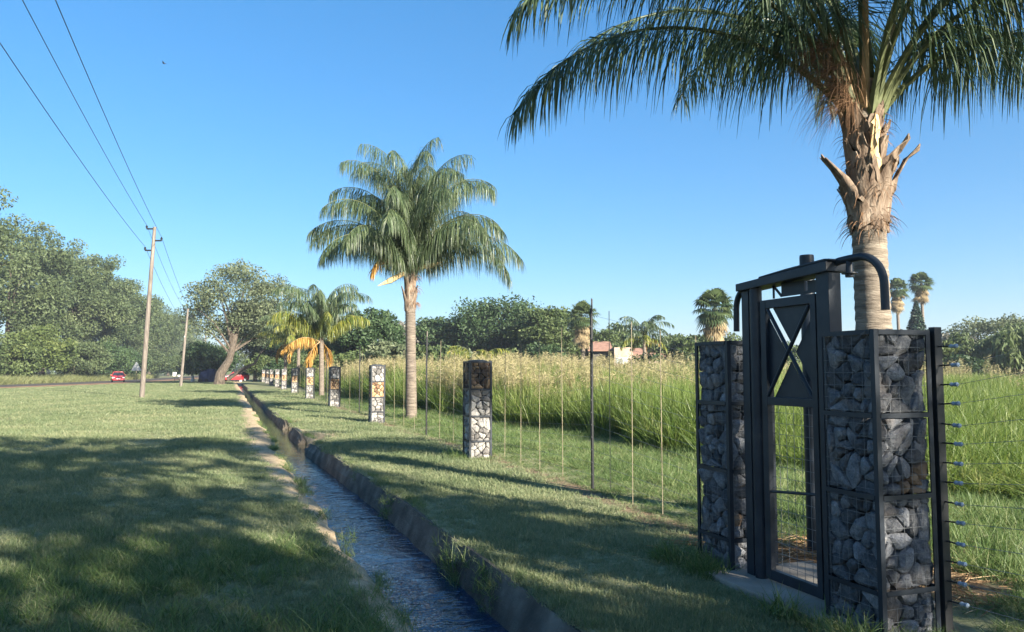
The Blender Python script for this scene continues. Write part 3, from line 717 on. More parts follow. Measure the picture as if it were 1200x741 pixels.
def leaf_base(root, o, az, z0, r0, length, width, flare, mat, name='leaf_base', ragged=.02, rn=RND):
    """a clasping old leaf base: curved shell tapering to a broken tip"""
    u = Vector((math.cos(az), math.sin(az), 0)); s = Vector((-math.sin(az), math.cos(az), 0)); vs = []; nu = 6; nv = 7
    for k in range(nu):
        t = k/(nu-1); w = width*(1-.78*t**1.2); rad = r0+flare*t**1.8
        for j in range(nv):
            q = j/(nv-1)*2-1
            vs.append(Vector(o)+u*(rad-.35*w*q*q*(1-.5*t)+rn.uniform(-ragged,ragged)*.3)+s*(w*q*.5+rn.uniform(-ragged,ragged)*.4)+Vector((0,0,z0+length*t-.05*length*q*q*t+rn.uniform(-ragged,ragged))))
    nf = nu*nv; vs2 = [v-u*.014 for v in vs]; fs = []
    for k in range(nu-1):
        for j in range(nv-1):
            a = k*nv+j; fs.append((a, a+1, a+nv+1, a+nv)); fs.append((nf+a+nv, nf+a+nv+1, nf+a+1, nf+a))
    rim = [j for j in range(nv)]+[k*nv+nv-1 for k in range(1, nu)]+[(nu-1)*nv+j for j in range(nv-2,-1,-1)]+[k*nv for k in range(nu-2,0,-1)]
    for i in range(len(rim)): a, b = rim[i], rim[(i+1)%len(rim)]; fs.append((a, b, nf+b, nf+a))
    m = MB(); m.add(vs+vs2, fs); return m.build(name, mat, root, smooth=True)
def az_of(rx, tw):
    """world azimuth of a direction given as (image right, towards camera)"""
    v = CR*rx-CF*tw; return math.atan2(v[1], v[0])

# ---- near palm behind the gate
NPX, NPY = 5.92, 5.87
palm = thing('queen_palm', (NPX, NPY, 0), 'large palm cut by the top of the picture, its trunk rising behind the gate', 'palm')
palm_trunk(palm, [(NPX,NPY,-.2),(NPX+.01,NPY,1.5),(NPX-.02,NPY,3.1),(NPX-.02,NPY,4.5)], [.20,.168,.158,.13], MT['trunk'], 22, .035)
cx, cy = NPX-.02, NPY
bl = [(-1,.30,3.10,.60,.30,.33,'boot',.19),(1,.2,3.16,.66,.30,.30,'boot',.19),(-.6,.8,3.05,.62,.40,.10,'boot',.18),(.5,.9,3.02,.66,.40,.12,'boot',.18),(0,1,3.52,.58,.15,.04,'boot_pale',.215),(.55,.85,3.98,.95,.16,.22,'boot_pale',.13),(.85,.5,3.45,.42,.3,.20,'boot',.19)]
for k in range(26):
    t = k/25; a_ = k*2.39996; z0 = 2.96+.95*t
    bl.append((math.cos(a_), math.sin(a_), z0, RND.uniform(.30,.58), RND.uniform(.26,.40), RND.uniform(.02,.13), 'boot', .185-.03*t))
for (rx, tw, z0, ln, wd, fl, mt, r0) in bl:
    leaf_base(palm, (cx, cy, 0), az_of(rx, tw), z0, r0, ln, wd, fl, MT[mt], ragged=.05)
def fibre_tuft(root, o, n, spread, length, seed, mat, az0=0, azr=math.pi, up=(0,.6), grav=2.2, w=.004):
    g = np.random.default_rng(seed); a = az0+g.uniform(-azr, azr, n); e = g.uniform(up[0], up[1], n)
    D = np.stack([np.cos(a)*np.cos(e), np.sin(a)*np.cos(e), np.sin(e)], 1)
    P = np.array(o)-np.array(root.location)+D*g.uniform(0, spread, (n,1))
    V, F = strips(P, D, length*g.uniform(.5,1.1,n), np.full(n, w/2), grav*g.uniform(.6,1.3,n), 6, g, [1,1,1,.9,.8,.6,.3])
    return link('fibre_tuft', quads_mesh('fibre_tuft', V, F, mat), root)
for i, (z, r, n, L) in enumerate([(3.0,.20,150,.22),(3.12,.22,120,.20),(3.35,.24,140,.2),(3.62,.23,160,.2),(3.9,.20,160,.22),(4.1,.17,120,.25)]):
    fibre_tuft(palm, (cx, cy, z), n, r, L, 50+i, MT['fiber'], up=(-.2,.7), w=.007)
# old flower stalks: long hair-like strands on the left
st0 = np.array([cx, cy, 4.05]); azl = az_of(-1,.25)
for k in range(3):
    a = azl+(-.3,.1,.35)[k]; pts = [tuple(st0+np.array([math.cos(a)*r_, math.sin(a)*r_, z_])) for r_, z_ in ((.1,0),(.18,.25),(.32,.55),(.55,.8))]
    m = MB(); m.tube(pts, [.018,.014,.010,.004], 5); stalk = m.build('flower_stalk', MT['petiole_tan'], palm)
    for j, q in enumerate((.25,.45,.65,.85)):
        o = [float(np.interp(q*3, [0,1,2,3], [p[c] for p in pts])) for c in range(3)]
        g = np.random.default_rng(90+k*7+j); n = 60; aa = a+g.uniform(-.9,.9,n); e = g.uniform(-.1,1.0,n)
        D = np.stack([np.cos(aa)*np.cos(e), np.sin(aa)*np.cos(e), np.sin(e)], 1)
        V, F = strips(np.tile(np.array(o)-np.array(palm.location), (n,1))+D*.03, D, g.uniform(.3,.72,n), np.full(n,.0022), g.uniform(1.4,3.0,n), 7, g, [1,1,1,1,.9,.8,.6,.3])
        link('flower_strand', quads_mesh('flower_strand', V, F, MT['fiber']), stalk)
# petioles and fronds
crown = Vector((-.02, 0, 4.12))
FR = [ # right, toward, el0 deg, droop deg, length, leaflet length, curl, stem mat
 (-1,.10,62,120,4.3,.72,.10,'petiole'), (-1,.55,66,128,4.2,.72,-.1,'petiole'), (-.85,-.5,64,115,4.2,.70,.1,'petiole'),
 (1,.15,60,118,4.3,.72,.05,'petiole'), (1,.6,66,125,4.2,.72,.1,'petiole'), (.9,-.5,62,118,4.2,.7,-.1,'petiole'),
 (.1,1,72,118,4.0,.72,.1,'petiole'), (-.35,1,78,110,4.0,.72,-.1,'petiole_tan'), (.5,1,76,115,4.0,.72,.1,'petiole'),
 (-.3,-1,70,115,4.2,.7,.1,'petiole'), (.3,-1,68,118,4.2,.7,0,'petiole'), (0,-1,80,105,4.2,.7,.2,'petiole'),
 (-.7,.3,82,98,4.2,.72,.2,'petiole'), (.7,.2,82,98,4.2,.72,-.2,'petiole'), (-.1,.2,86,80,3.8,.7,.2,'petiole'),
 (-1,-.1,50,112,4.1,.72,-.12,'petiole'), (1,-.15,48,105,4.1,.72,.12,'petiole'), (-.9,.25,74,118,4.4,.75,0,'petiole'), (.95,.35,72,118,4.4,.75,0,'petiole'),
]
for i, (rx, tw, e0, dr, L, ll, cu, pm) in enumerate(FR):
    az = az_of(rx, tw)
    me = frond_mesh(L, az, R(e0), R(dr), 410, ll*1.22, .0175, 300+i, [MT['frond'], MT[pm]], cu, 2.8, .034, .36 if tw > .5 else .22)
    o = link('frond', me, palm); o.location = crown+Vector((math.cos(az)*.10, math.sin(az)*.10, RND.uniform(-.1,.15)))
m = MB(); m.tube([(cx+.01,cy-.05,3.9),(cx+.0,cy-.05,4.6),(cx-.02,cy-.03,5.6)], [.075,.06,.03], 10); m.build('spear_leaf', MT['petiole'], palm, smooth=True)

# ---- the other pinnate palms
def queen_palm(loc, th, r0, r1, nf, L, ll, lw, nleaf, seed, label, mats, dead=4, boots=6, segs=2, els=(82,-5), hang=True, group=None, bootlen=1.0, stem='petiole', dr0=118, ex=1.25, tuft=False, gv=2.2):
    root = thing('queen_palm', loc, label, 'palm', group); rn = random.Random(seed)
    x, yy = loc[0], loc[1]; lx = rn.uniform(-.1,.1)
    palm_trunk(root, [(x,yy,-.2),(x+lx*.5,yy,th*.5),(x+lx,yy,th)], [r0*1.15,r0,r1], MT['trunk_grey'], 14, .03)
    for k in range(boots):
        a = rn.uniform(0, 6.28); leaf_base(root, (x+lx,yy,0), a, th-bootlen*rn.uniform(.35,1.0), r1*.98, bootlen*rn.uniform(.5,.8), r1*1.7, r1*rn.uniform(.1,.9), MT['boot'], rn=rn)
    for i in range(nf):
        t = (i+.5)/nf; az = i*2.39996+rn.uniform(-.25,.25); e0 = els[0]+(els[1]-els[0])*t**1.3+rn.uniform(-6,6)
        mt = mats[0] if t < .75 or len(mats) < 2 else mats[1]
        me = frond_mesh(L*rn.uniform(.88,1.1)*(.86+.2*math.sin(math.pi*min(1,t+.25))), az, R(e0), R(dr0-(45*t*t if not tuft else 0)+rn.uniform(-14,14)), nleaf, ll, lw, seed*100+i, [MT[mt], MT[stem]], rn.uniform(-.3,.3), gv, .03, .16, segs, ex if not tuft else 3.0-1.7*t)
        o = link('frond', me, root); o.location = (lx+math.cos(az)*r1*.6, math.sin(az)*r1*.6, th-.1+.35*(1-t))
    for i in range(dead):
        az = rn.uniform(0, 6.28)
        me = frond_mesh(L*rn.uniform(.4,.65), az, R(rn.uniform(-35,25)), R(rn.uniform(60,100)), int(nleaf*.7), ll*.8, lw, seed*100+70+i, [MT['frond_dead'], MT['petiole_tan']], rn.uniform(-.2,.2), 2.6, .03, .14, segs)
        o = link('dead_frond', me, root); o.location = (lx+math.cos(az)*r1*.6, math.sin(az)*r1*.6, th-.25)
    return root
x, yy = at(483, 26)
tp = queen_palm((x,yy,0), 4.9, .17, .18, 36, 4.8, 1.1, .020, 430, 31, 'tall grey-trunked palm with a full round crown behind the fence', ['frond_mid','frond_mid'], dead=0, boots=20, els=(92,56), bootlen=1.5, dr0=128, tuft=True, gv=4.2, segs=3)
for (rx, tw, e, L, mt, dr) in ((-.8,.4,-25,1.35,'boot',.0),(1,.3,14,1.1,'boot',.0)):
    a = az_of(rx, tw); o = np.array([x, yy, 5.0])
    m = MB(); u = np.array([math.cos(a)*math.cos(R(e)), math.sin(a)*math.cos(R(e)), math.sin(R(e))])
    m.tube([tuple(o), tuple(o+u*L*.3+[0,0,.05]), tuple(o+u*L*.65), tuple(o+u*L)], [.03,.09,.10,.01], 7); m.build('flower_sheath', MT['boot_pale'], tp, smooth=True)
me = frond_mesh(1.9, az_of(-.9,.4), R(20), R(115), 130, .55, .04, 991, [MT['frond_dead'], MT['petiole_tan']], .1, 2.6, .03, .1, 2); o = link('dead_frond', me, tp); o.location = (0,0,5.5)
for i_, (rx, tw, e0, L_, d_) in enumerate(((1,.1,52,4.4,112),(.95,-.4,60,4.2,115),(-1,.15,64,4.2,118),(-.9,.5,56,3.9,122),(1,.55,68,4.4,122))):
    me = frond_mesh(L_, az_of(rx, tw), R(e0), R(d_), 400, 1.15, .021, 960+i_, [MT['frond_mid'], MT['petiole']], .1, 4.0, .03, .16, 3, 1.25); o = link('frond', me, tp); o.location = (0,0,5.0)
for i_, z_ in enumerate((3.9,4.4,4.8)): fibre_tuft(tp, (x, yy, z_), 90, .22, .3, 700+i_, MT['fiber'], up=(-.4,.5), w=.016)
x, yy = at(378, 49)
y3 = queen_palm((x,yy,0), 3.7, .16, .14, 28, 4.5, 1.0, .042, 190, 32, 'short palm with yellow-green fronds and an orange dead skirt by the fence', ['frond_mid','frond_yellow'], dead=4, boots=4, els=(92,48), bootlen=.8, ex=2.1, dr0=145, gv=3.4)
x, yy = at(350, 86)
queen_palm((x,yy,0), 5.0, .19, .17, 22, 4.3, 1.0, .065, 120, 33, 'yellowish palm just left of the orange-skirted palm', ['frond_yellow','frond_yellow'], dead=3, boots=3, els=(88,20), bootlen=.8, ex=1.7, dr0=135, gv=3.2)
x, yy = at(335, 90)
queen_palm((x,yy,0), 5.2, .19, .17, 22, 4.3, 1.0, .065, 120, 34, 'leftmost palm of the group, its thin fronds in front of dark trees', ['frond_mid','frond_yellow'], dead=3, boots=3, els=(88,20), bootlen=.8, ex=1.7, dr0=135, gv=3.2)
x, yy = at(755, 68)
queen_palm((x,yy,0), 4.6, .16, .14, 20, 3.0, .7, .07, 90, 35, 'feathery palm in front of the low house beyond the field', ['frond_mid','frond_yellow'], dead=2, boots=2, els=(84,0), bootlen=.8)
x, yy = at(560, 48)
queen_palm((x,yy,0), 1.6, .16, .14, 18, 2.4, .6, .06, 90, 36, 'low yellowish palm peeping above the brown-topped gabion pillar', ['frond_yellow','frond_yellow'], dead=0, boots=2, els=(80,10), bootlen=.5)

# ---- fan palms
def fan_palm(loc, th, cr, seed, label, skirt=1.0, n=46):
    root = thing('fan_palm', loc, label, 'palm', 'fan palms beyond the field'); g = np.random.default_rng(seed); x, yy = loc[0], loc[1]
    palm_trunk(root, [(x,yy,-.2),(x+.1,yy,th*.5),(x,yy,th)], [.26,.2,.18], MT['trunk_grey'], 12, .02)
    for nm, k, e0, e1, mt, L0 in (('leaf_crown', n-4, 88, -40, 'fan', cr), ('dead_skirt', int(n*.6*skirt), -30, -82, 'fan_dry', cr*.80)):
        V = []; F = []; rr = []
        for i in range(k):
            az = i*2.39996+g.uniform(-.3,.3); e = R(e0+(e1-e0)*((i+.5)/k)+g.uniform(-8,8)); d = np.array([math.cos(az)*math.cos(e), math.sin(az)*math.cos(e), math.sin(e)])
            s = np.array([-math.sin(az), math.cos(az), 0]); up = np.cross(d, s); o = np.array([0,0,th-(0 if nm == 'leaf_crown' else g.uniform(0,1.1*skirt))])
            pl = L0*g.uniform(.42,.62); c = o+d*pl; fl = L0*g.uniform(.45,.62); r = g.random()
            b = len(V); V += [o-s*.02, o+s*.02, c+s*.015, c-s*.015]; F.append((b,b+1,b+2,b+3)); rr.append(r)
            for q in np.linspace(-1.9, 1.9, 15):
                dd = d*math.cos(q)+s*math.sin(q); ddr = dd*(.9+.1*math.cos(q))+np.array([0,0,-.28-.25*abs(q)/1.9]); w = np.cross(dd, up)*fl*.075
                b = len(V); V += [c, c+dd*fl*.55+w+up*.02, c+ddr*fl*g.uniform(.85,1.1), c+dd*fl*.55-w+up*.02]; F.append((b,b+1,b+2,b+3)); rr.append(r*.7+.3*g.random())
        link(nm, quads_mesh(nm, np.array(V), np.array(F), MT[mt], rr), root)
    return root
for px, dp, top, cr, sk, lab in ((838,55,338,1.7,1.1,'stout fan palm with a shaggy dry skirt behind the far gate pillar'),(1053,100,326,1.75,1.6,'left of the two slim fan palms far behind the gate'),(1082,100,319,1.75,1.4,'right of the two slim fan palms far behind the gate'),(682,74,354,1.7,1.6,'fan palm against dark trees left of the tall black fence pole')):
    x, yy = at(px, dp); fan_palm((x,yy,0), zat(top, dp)-cr*.85, cr, int(px), lab, sk)

# ================================================================ TREES
def leaf_quads(C, size, g, droop=.3, elong=2.0, out=None):
    """diamond leaf sprays at centres C"""
    n = len(C); u = g.normal(size=(n,3)); u[:,2] -= droop
    if out is not None: u += out*.5
    u /= np.linalg.norm(u, axis=1, keepdims=True); w = np.cross(u, g.normal(size=(n,3))); w /= np.linalg.norm(w, axis=1, keepdims=True)
    sz = (size*g.uniform(.6,1.35,n))[:, None]; a = u*sz*.5*math.sqrt(elong); b = w*sz*.5/math.sqrt(elong)
    V = np.stack([C-a, C+b*1.0-a*.1, C+a, C-b-a*.1], 1).reshape(-1,3)
    return V, np.arange(4*n).reshape(n,4)
def tree(name, loc, H, Rr, th, label, mat, seed, nclump=70, per=110, leaf=.3, group=None, cat='tree', droop=.3, trunk_r=None, lean=(0,0), gaps=.25, cl=(.17,.30), bark='bark', squash=1.0, lobes=5, limbs=9, elong=2.0, low=-.9):
    root = thing(name, loc, label, cat, group); g = np.random.default_rng(seed); rn = random.Random(seed)
    x, yy = loc[0], loc[1]; tr = trunk_r or max(.08, H*.018)
    top = np.array([lean[0], lean[1], th+(H-th)*.55])
    tp = [(0,0,-.3),(lean[0]*.15+rn.uniform(-.1,.1)*tr*4,lean[1]*.15,th*.45),(lean[0]*.5,lean[1]*.5,th),(top[0]*.85,top[1]*.85,th+(H-th)*.3),tuple(top)]
    m = MB(); m.tube([(x+p[0],yy+p[1],p[2]) for p in tp], [tr*1.35,tr,tr*.8,tr*.5,tr*.18], 9); trunk = m.build('trunk', MT[bark], root, smooth=True)
    cen = np.array([lean[0], lean[1], th+(H-th)*.5]); ax = np.array([Rr, Rr, (H-th)*.5*squash])
    ld = g.normal(size=(lobes,3)); ld /= np.linalg.norm(ld, axis=1, keepdims=True); la = g.uniform(-gaps, gaps*.8, lobes)
    C = []
    while len(C) < nclump:
        d = g.normal(size=3); d /= np.linalg.norm(d)
        if d[2] < low: continue
        k = 1+float(np.sum(la*np.maximum(0, ld@d)**3)); r = k*g.uniform(.35,1.0)**.45*.86
        C.append(cen+d*ax*r)
    C = np.array(C); cr = Rr*g.uniform(cl[0], cl[1], nclump)
    pts = []; rnd = []; outs = []
    for c, r in zip(C, cr):
        n = int(per*(r/(Rr*.235))**1.6); p = g.normal(size=(n,3)); p /= np.linalg.norm(p, axis=1, keepdims=True)
        p = p*(g.uniform(0,1,(n,1))**.5)*r*np.array([1.15,1.15,.8]); pts.append(c+p)
        o = p/(r+1e-6); outs.append(o); rnd.append(np.clip(g.random()*.45+.55*g.random(n), 0, 1))
    pts = np.concatenate(pts); V, F = leaf_quads(pts, leaf, g, droop, elong, np.concatenate(outs))
    link('crown', quads_mesh('crown', V, F, MT[mat], np.concatenate(rnd)), root)
    for i in g.choice(nclump, min(limbs, nclump), replace=False):
        c = C[i]; t = rn.uniform(.25,.9); z0 = th*.7+(top[2]-th*.7)*t*.7; b = np.array([np.interp(z0,[p[2] for p in tp],[p[0] for p in tp]), np.interp(z0,[p[2] for p in tp],[p[1] for p in tp]), z0])
        mid = (b+c)/2+np.array([0,0,.1*Rr]); rad = tr*.32
        m = MB(); m.tube([(x+p[0],yy+p[1],p[2]) for p in (b, mid, c)], [rad,rad*.6,rad*.15], 6); m.build('limb', MT[bark], trunk)
    return root
def bush(name, loc, H, Rr, label, mat, seed, n=30, per=90, leaf=.22, group=None, cat='bush', **kw):
    return tree(name, loc, H, Rr, H*.12, label, mat, seed, nclump=n, per=per, leaf=leaf, group=group, cat=cat, trunk_r=.06, limbs=4, low=-.95, **kw)

G1 = 'tall roadside trees on the left'
#      px  depth top  radius mat  label
LT = [(-84, 88, 150, 8.5,'euc','tall tree mostly out of frame, one spray showing at the left edge'),
      (8, 112, 243, 9.0,'euc','tallest grey-green roadside tree at the left edge of the picture'),
      (50, 126, 272, 8.5,'euc_dark','second grey-green roadside tree from the left edge'),
      (92, 132, 282, 7.5,'euc','third roadside tree from the left, its crown rising to a point'),
      (122, 150, 312, 8.5,'euc_dark','roadside tree right behind the red car, dull grey-green'),
      (150, 172, 330, 9.0,'euc','broad roadside tree behind the triangular sign'),
      (176, 205, 348, 9.0,'euc_dark','roadside tree directly behind the nearest utility pole'),
      (198, 250, 360, 9.5,'euc','roadside tree between the first and second utility poles'),
      (213, 310, 378, 10.0,'euc_dark','low roadside tree behind the second utility pole'),
      (228, 350, 394, 10.0,'euc','last and lowest roadside tree, left of the furthest pole')]
for i, (px, dp, top, rr, mt, lab) in enumerate(LT):
    x, yy = at(px, dp); H = zat(top, dp)
    tree('roadside_tree', (x,yy,0), H, rr, H*.16, lab, mt, 400+i, 140, 260, .31, G1, droop=.5, gaps=.4, cl=(.13,.25), elong=2.4, lobes=8)
# understorey along the road
for i, (px, dp, top, rr, mt, lab) in enumerate([(45,104,382,5.0,'lime','bright yellow-green bush under the left roadside trees'),(8,100,392,4.6,'mid','green bush at the left edge below the tallest roadside tree'),
      (88,118,398,5.0,'euc','grey-green bush between the lime bush and the red car'),(112,128,402,5.2,'dark','dark shrub left of the red car'),(138,142,408,5.5,'dark','dark shrub behind the red car roof'),
      (172,165,408,6,'euc_dark','dull shrub behind the foot of the nearest utility pole'),(225,180,415,5,'mid','brownish green shrub left of the blue tarpaulin'),(205,235,418,7,'dark','far dark shrub right of the triangular sign')]):
    x, yy = at(px, dp); bush('roadside_bush', (x,yy,0), zat(top, dp), rr, lab, mt, 430+i, 60, 190, .28, 'bushes under the roadside trees')
# big leaning tree at the end of the channel
x, yy = at(258, 92)
c = R(0); lv = CR*2.6
bt = tree('leaning_tree', (x,yy,0), zat(302, 92), 7.4, 3.0, 'big pale-leaved tree with a leaning trunk at the end of the channel', 'silver', 451, 170, 190, .22, None, droop=.2, trunk_r=.55, lean=(lv[0]*.9, lv[1]*.9), gaps=.45, cl=(.13,.22), limbs=16)
m = MB(); o = np.array([x, yy, .6])
m.tube([tuple(o+CR*1.0), tuple(o+CR*2.6+[0,0,1.1]), tuple(o+CR*4.2+[0,0,1.9]), tuple(o+CR*4.9+[0,0,3.2]), tuple(o+CR*5.8+[0,0,4.2])], [.28,.22,.16,.10,.05], 7); m.build('low_limb', MT['bark'], bt, smooth=True)
for i, (px, dp, top, rr, mt, lab) in enumerate([(300,122,340,5.0,'silver','pale tree crowding the right side of the leaning tree'),(318,125,372,4.5,'mid','green tree behind the far end of the fence'),(345,122,378,5,'dark','dark tree behind the yellowish palm'),
      (243,112,400,4.2,'dark','dark green tree between leaning trunk and far pole'),(432,74,362,3.6,'dark','round dark green tree left of the tall full-crowned palm'),(405,80,385,4,'mid','green tree behind the hanging orange frond')]):
    x, yy = at(px, dp); H = zat(top, dp); tree('broadleaf_tree', (x,yy,0), H, rr, H*.15, lab, mt, 460+i, 80, 200, .25, 'broadleaf trees beyond the fence', gaps=.3)
for i, (px, dp, top, rr, lab) in enumerate([(308,118,416,3.2,'leafy green bush behind the furthest gabion pillars'),(330,112,420,3.0,'bush behind the trunks of the distant palms'),(360,106,416,3.4,'bush right of the distant palm trunks'),(395,72,410,3.0,'bush below the orange palm skirt'),(420,70,408,2.8,'bush left of the tall palm, behind the grass'),(455,64,398,2.6,'pale bush just left of the tall palm trunk'),(508,66,400,2.8,'olive bush just right of the tall palm trunk'),(535,70,404,2.6,'olive bush left of the low yellowish palm'),(600,74,408,3.0,'low bush right of the low yellowish palm'),(640,74,404,3.0,'low bush in front of the dark tree group')]):
    x, yy = at(px, dp); bush('field_edge_bush', (x,yy,0), zat(top, dp), rr, lab, ['mid','dark','mid','lime','mid','silver','mid','silver','mid','dark'][i], 480+i, 34, 90, .26, 'bushes along the field edge')
x, yy = at(468, 84); tree('thin_tree', (x,yy,0), zat(372,84), 2.6, 2.0, 'thin greyish sparse tree left of the tall palm trunk', 'bare', 495, 44, 45, .22, None, gaps=.5, limbs=18)
# dark group in the middle
for i, (px, dp, top, rr, mt, lab) in enumerate([(512,95,368,5.0,'dark','dark flat-topped tree right of the tall palm trunk'),(590,92,346,7.8,'dark','broadest dark green tree in the middle of the treeline'),(552,98,366,5.2,'dark','dark tree filling the left of the broad dark tree'),(645,84,352,4.6,'mid','olive green tree forming the right end of the dark group'),(628,90,360,4.6,'euc_dark','dull green tree in front of the dark group'),(700,95,385,4.0,'mid','small tree behind the tall black fence pole'),(725,100,378,4.0,'mid','tree behind the left of the low house'),(795,92,386,4.8,'mid','tree behind the right of the feathery palm'),(815,80,392,3.5,'mid','tree left of the stout fan palm')]):
    x, yy = at(px, dp); H = zat(top, dp); tree('broadleaf_tree', (x,yy,0), H, rr, H*.12, lab, mt, 510+i, 105, 190, .27, 'broadleaf trees beyond the fence', gaps=.25, cl=(.15,.26))
# right-hand edge of the field
for i, (px, dp, top, rr, mt, lab) in enumerate([(1112,84,385,3.4,'bare','brownish sparse tree right of the nearest pillar'),(1140,74,388,3.4,'mid','green bushy tree at the far right of the field'),(1162,86,362,5.2,'silver','pale feathery tree near the right edge'),(1100,70,398,2.2,'lime','small bright tree just above the top insulators'),(1210,76,372,4.6,'mid','tree cut by the right edge of the picture'),(855,86,395,3.6,'mid','tree between the stout fan palm and the gate'),(920,88,398,4,'mid','tree seen through the crossed bars of the gate'),(1050,96,395,3,'mid','low tree under the two slim fan palms')]):
    x, yy = at(px, dp); H = zat(top, dp); tree('broadleaf_tree', (x,yy,0), H, rr, H*.12, lab, mt, 540+i, 80, 150, .24, 'broadleaf trees beyond the fence', gaps=.4, cl=(.14,.24))
x, yy = at(1188, 66); tree('willow_tree', (x,yy,0), zat(392,66), 3.0, 1.2, 'weeping dark green tree hanging low at the right edge', 'mid', 560, 70, 150, .5, None, droop=2.5, elong=5, gaps=.3, cl=(.2,.35))
x, yy = at(1075, 92); root = thing('conifer', (x,yy,0), 'dark conical conifer between the two slim fan palms', 'tree'); g = np.random.default_rng(5); n = 5200; H = zat(354,92)
t = g.uniform(0,1,n)**1.4; a = g.uniform(0,6.28,n); r = (1-t)**.8*2.3*g.uniform(.5,1.05,n)*(1+.12*np.sin(a*5+t*30)); C = np.stack([np.cos(a)*r, np.sin(a)*r, .4+t*(H-.4)], 1); V, F = leaf_quads(C, .3, g, .3, 2.0)
link('crown', quads_mesh('crown', V, F, MT['conifer'], g.random(n)), root); m = MB(); m.tube([(x,yy,-.2),(x,yy,H*.9)], [.16,.03], 8); m.build('trunk', MT['bark'], root)
# low hedge clumps at the back of the field, right side
for i, px in enumerate((760,790,822,1100,1128,1155,1185)):
    x, yy = at(px, 62+(i*7)%9); bush('field_shrub', (x,yy,0), zat(416+(i*5)%9, 64), 2.3, 'low shrub behind the field, %s' % ['below the feathery palm','before the peach wall','beside the far gate pillar top','right behind the top insulators','second from the nearest pillar on the right','third from the nearest pillar on the right','at the right edge under the weeping tree'][i], ['dark','mid','dark','mid','dark','mid','dark'][i], 570+i, 26, 90, .24, 'low shrubs at the back of the field')
# trees behind the viewer, to the right: they throw the dappled shade over the foreground
tree('shade_tree', (6.7,-9.5,0), 13.2, 4.0, 3.6, 'tall loose-crowned tree behind the viewer, shading the foreground lawn', 'mid', 601, 84, 100, .26, None, gaps=.5, cl=(.15,.25), limbs=20)
tree('shade_tree', (6.6,-14.5,0), 14.0, 4.6, 3.4, 'second loose-crowned tree behind the viewer, further back', 'mid', 602, 74, 95, .26, None, gaps=.5, cl=(.15,.25), limbs=18)

# far woodland closing the horizon: one mass
g = np.random.default_rng(77); C = []; rr_ = []
for k in range(420):
    b = R(-75)+R(190)*k/420; dd = g.uniform(300,420); c = np.array([math.sin(b)*dd, math.cos(b)*dd, 0]); hh_ = g.uniform(5,9.5)*(1.25 if b < R(4) else .8)
    p = g.normal(size=(130,3)); p /= np.linalg.norm(p, axis=1, keepdims=True); p *= g.uniform(.4,1,(130,1))**.4
    C.append(c+np.array([0,0,hh_*.45])+p*np.array([6,6,hh_*.55])); rr_.append(np.clip(g.random()*.5+.5*g.random(130),0,1))
V, F = leaf_quads(np.concatenate(C), 1.5, g, .2, 1.6)
tag(link('far_woodland', quads_mesh('far_woodland', V, F, MT['euc_dark'], np.concatenate(rr_))), 'distant band of trees closing the horizon behind everything', 'woodland', kind='stuff')

# ================================================================ POLES, WIRES, ROADSIDE THINGS
def utility_pole(px, dp, H, lean, label, r=.12):
    x, yy = at(px, dp); root = thing('utility_pole', (x,yy,0), label, 'utility pole', 'timber utility poles')
    top = np.array([x, yy, H])+CR*lean
    m = MB(); m.tube([(x,yy,-.4), tuple((np.array([x,yy,0])+top)/2), tuple(top)], [r*1.25,r*1.08,r*.8], 12); m.build('mast', MT['wood'], root, smooth=True)
    at_ = []
    for k, (s, dz) in enumerate(((-1,-.12),(1,-.85),(-1,-1.45))):
        b = top+np.array([0,0,dz])-CR*lean*(-dz/H); e = b+CR*s*.48
        m = MB(); m.bar(tuple(b), tuple(e), .07, .09); arm = m.build('bracket', MT['steel_black'], root)
        m = MB(); m.lathe(tuple(e+np.array([0,0,.02])), [(.03,0),(.07,.03),(.05,.08),(.075,.12),(.05,.17),(.02,.2)], 8); m.build('insulator', MT['steel_black'], arm, smooth=True)
        at_.append(e+np.array([0,0,.22]))
    return at_
PA = utility_pole(168, 46.5, 10.4, .45, 'nearest leaning timber utility pole on the left lawn')
PB = utility_pole(213, 80, 8.1, .55, 'middle timber utility pole, standing short behind the nearest', .12)
PC = utility_pole(239, 140, 8.6, .3, 'furthest timber utility pole beside the leaning tree', .13)
P0 = [np.array([PA[k][0]+(.2,.5,.0)[k], 8.0, PA[k][2]+(.45,.35,.25)[k]]) for k in range(3)]
m = MB(); m.tube([(-5.0,8.0,-.4),(-4.9,8.0,10.8)], [.2,.13], 12)
tag(m.build('utility_pole', MT['wood'], None, smooth=True, loc=(-5.0,8.0,0)), 'timber utility pole beside the viewer, out of the picture on the left', 'utility pole', 'timber utility poles')
wl = ['upper left overhead wire, running to the pole tip','right-hand overhead wire, steepest of the three','lowest overhead wire, reaching the left edge of the picture']
for k in range(3):
    m = MB()
    for a, b, sg in ((P0[k], PA[k], .35), (PA[k], PB[k], .35), (PB[k], PC[k], .5)):
        m.tube([tuple(a+(b-a)*t-np.array([0,0,sg*4*t*(1-t)])) for t in np.linspace(0,1,14)], .012, 5)
    o = np.array(PA[k]); tag(m.build('overhead_wire', MT['steel_black'], None, loc=tuple(o)), wl[k], 'wire', 'overhead wires')

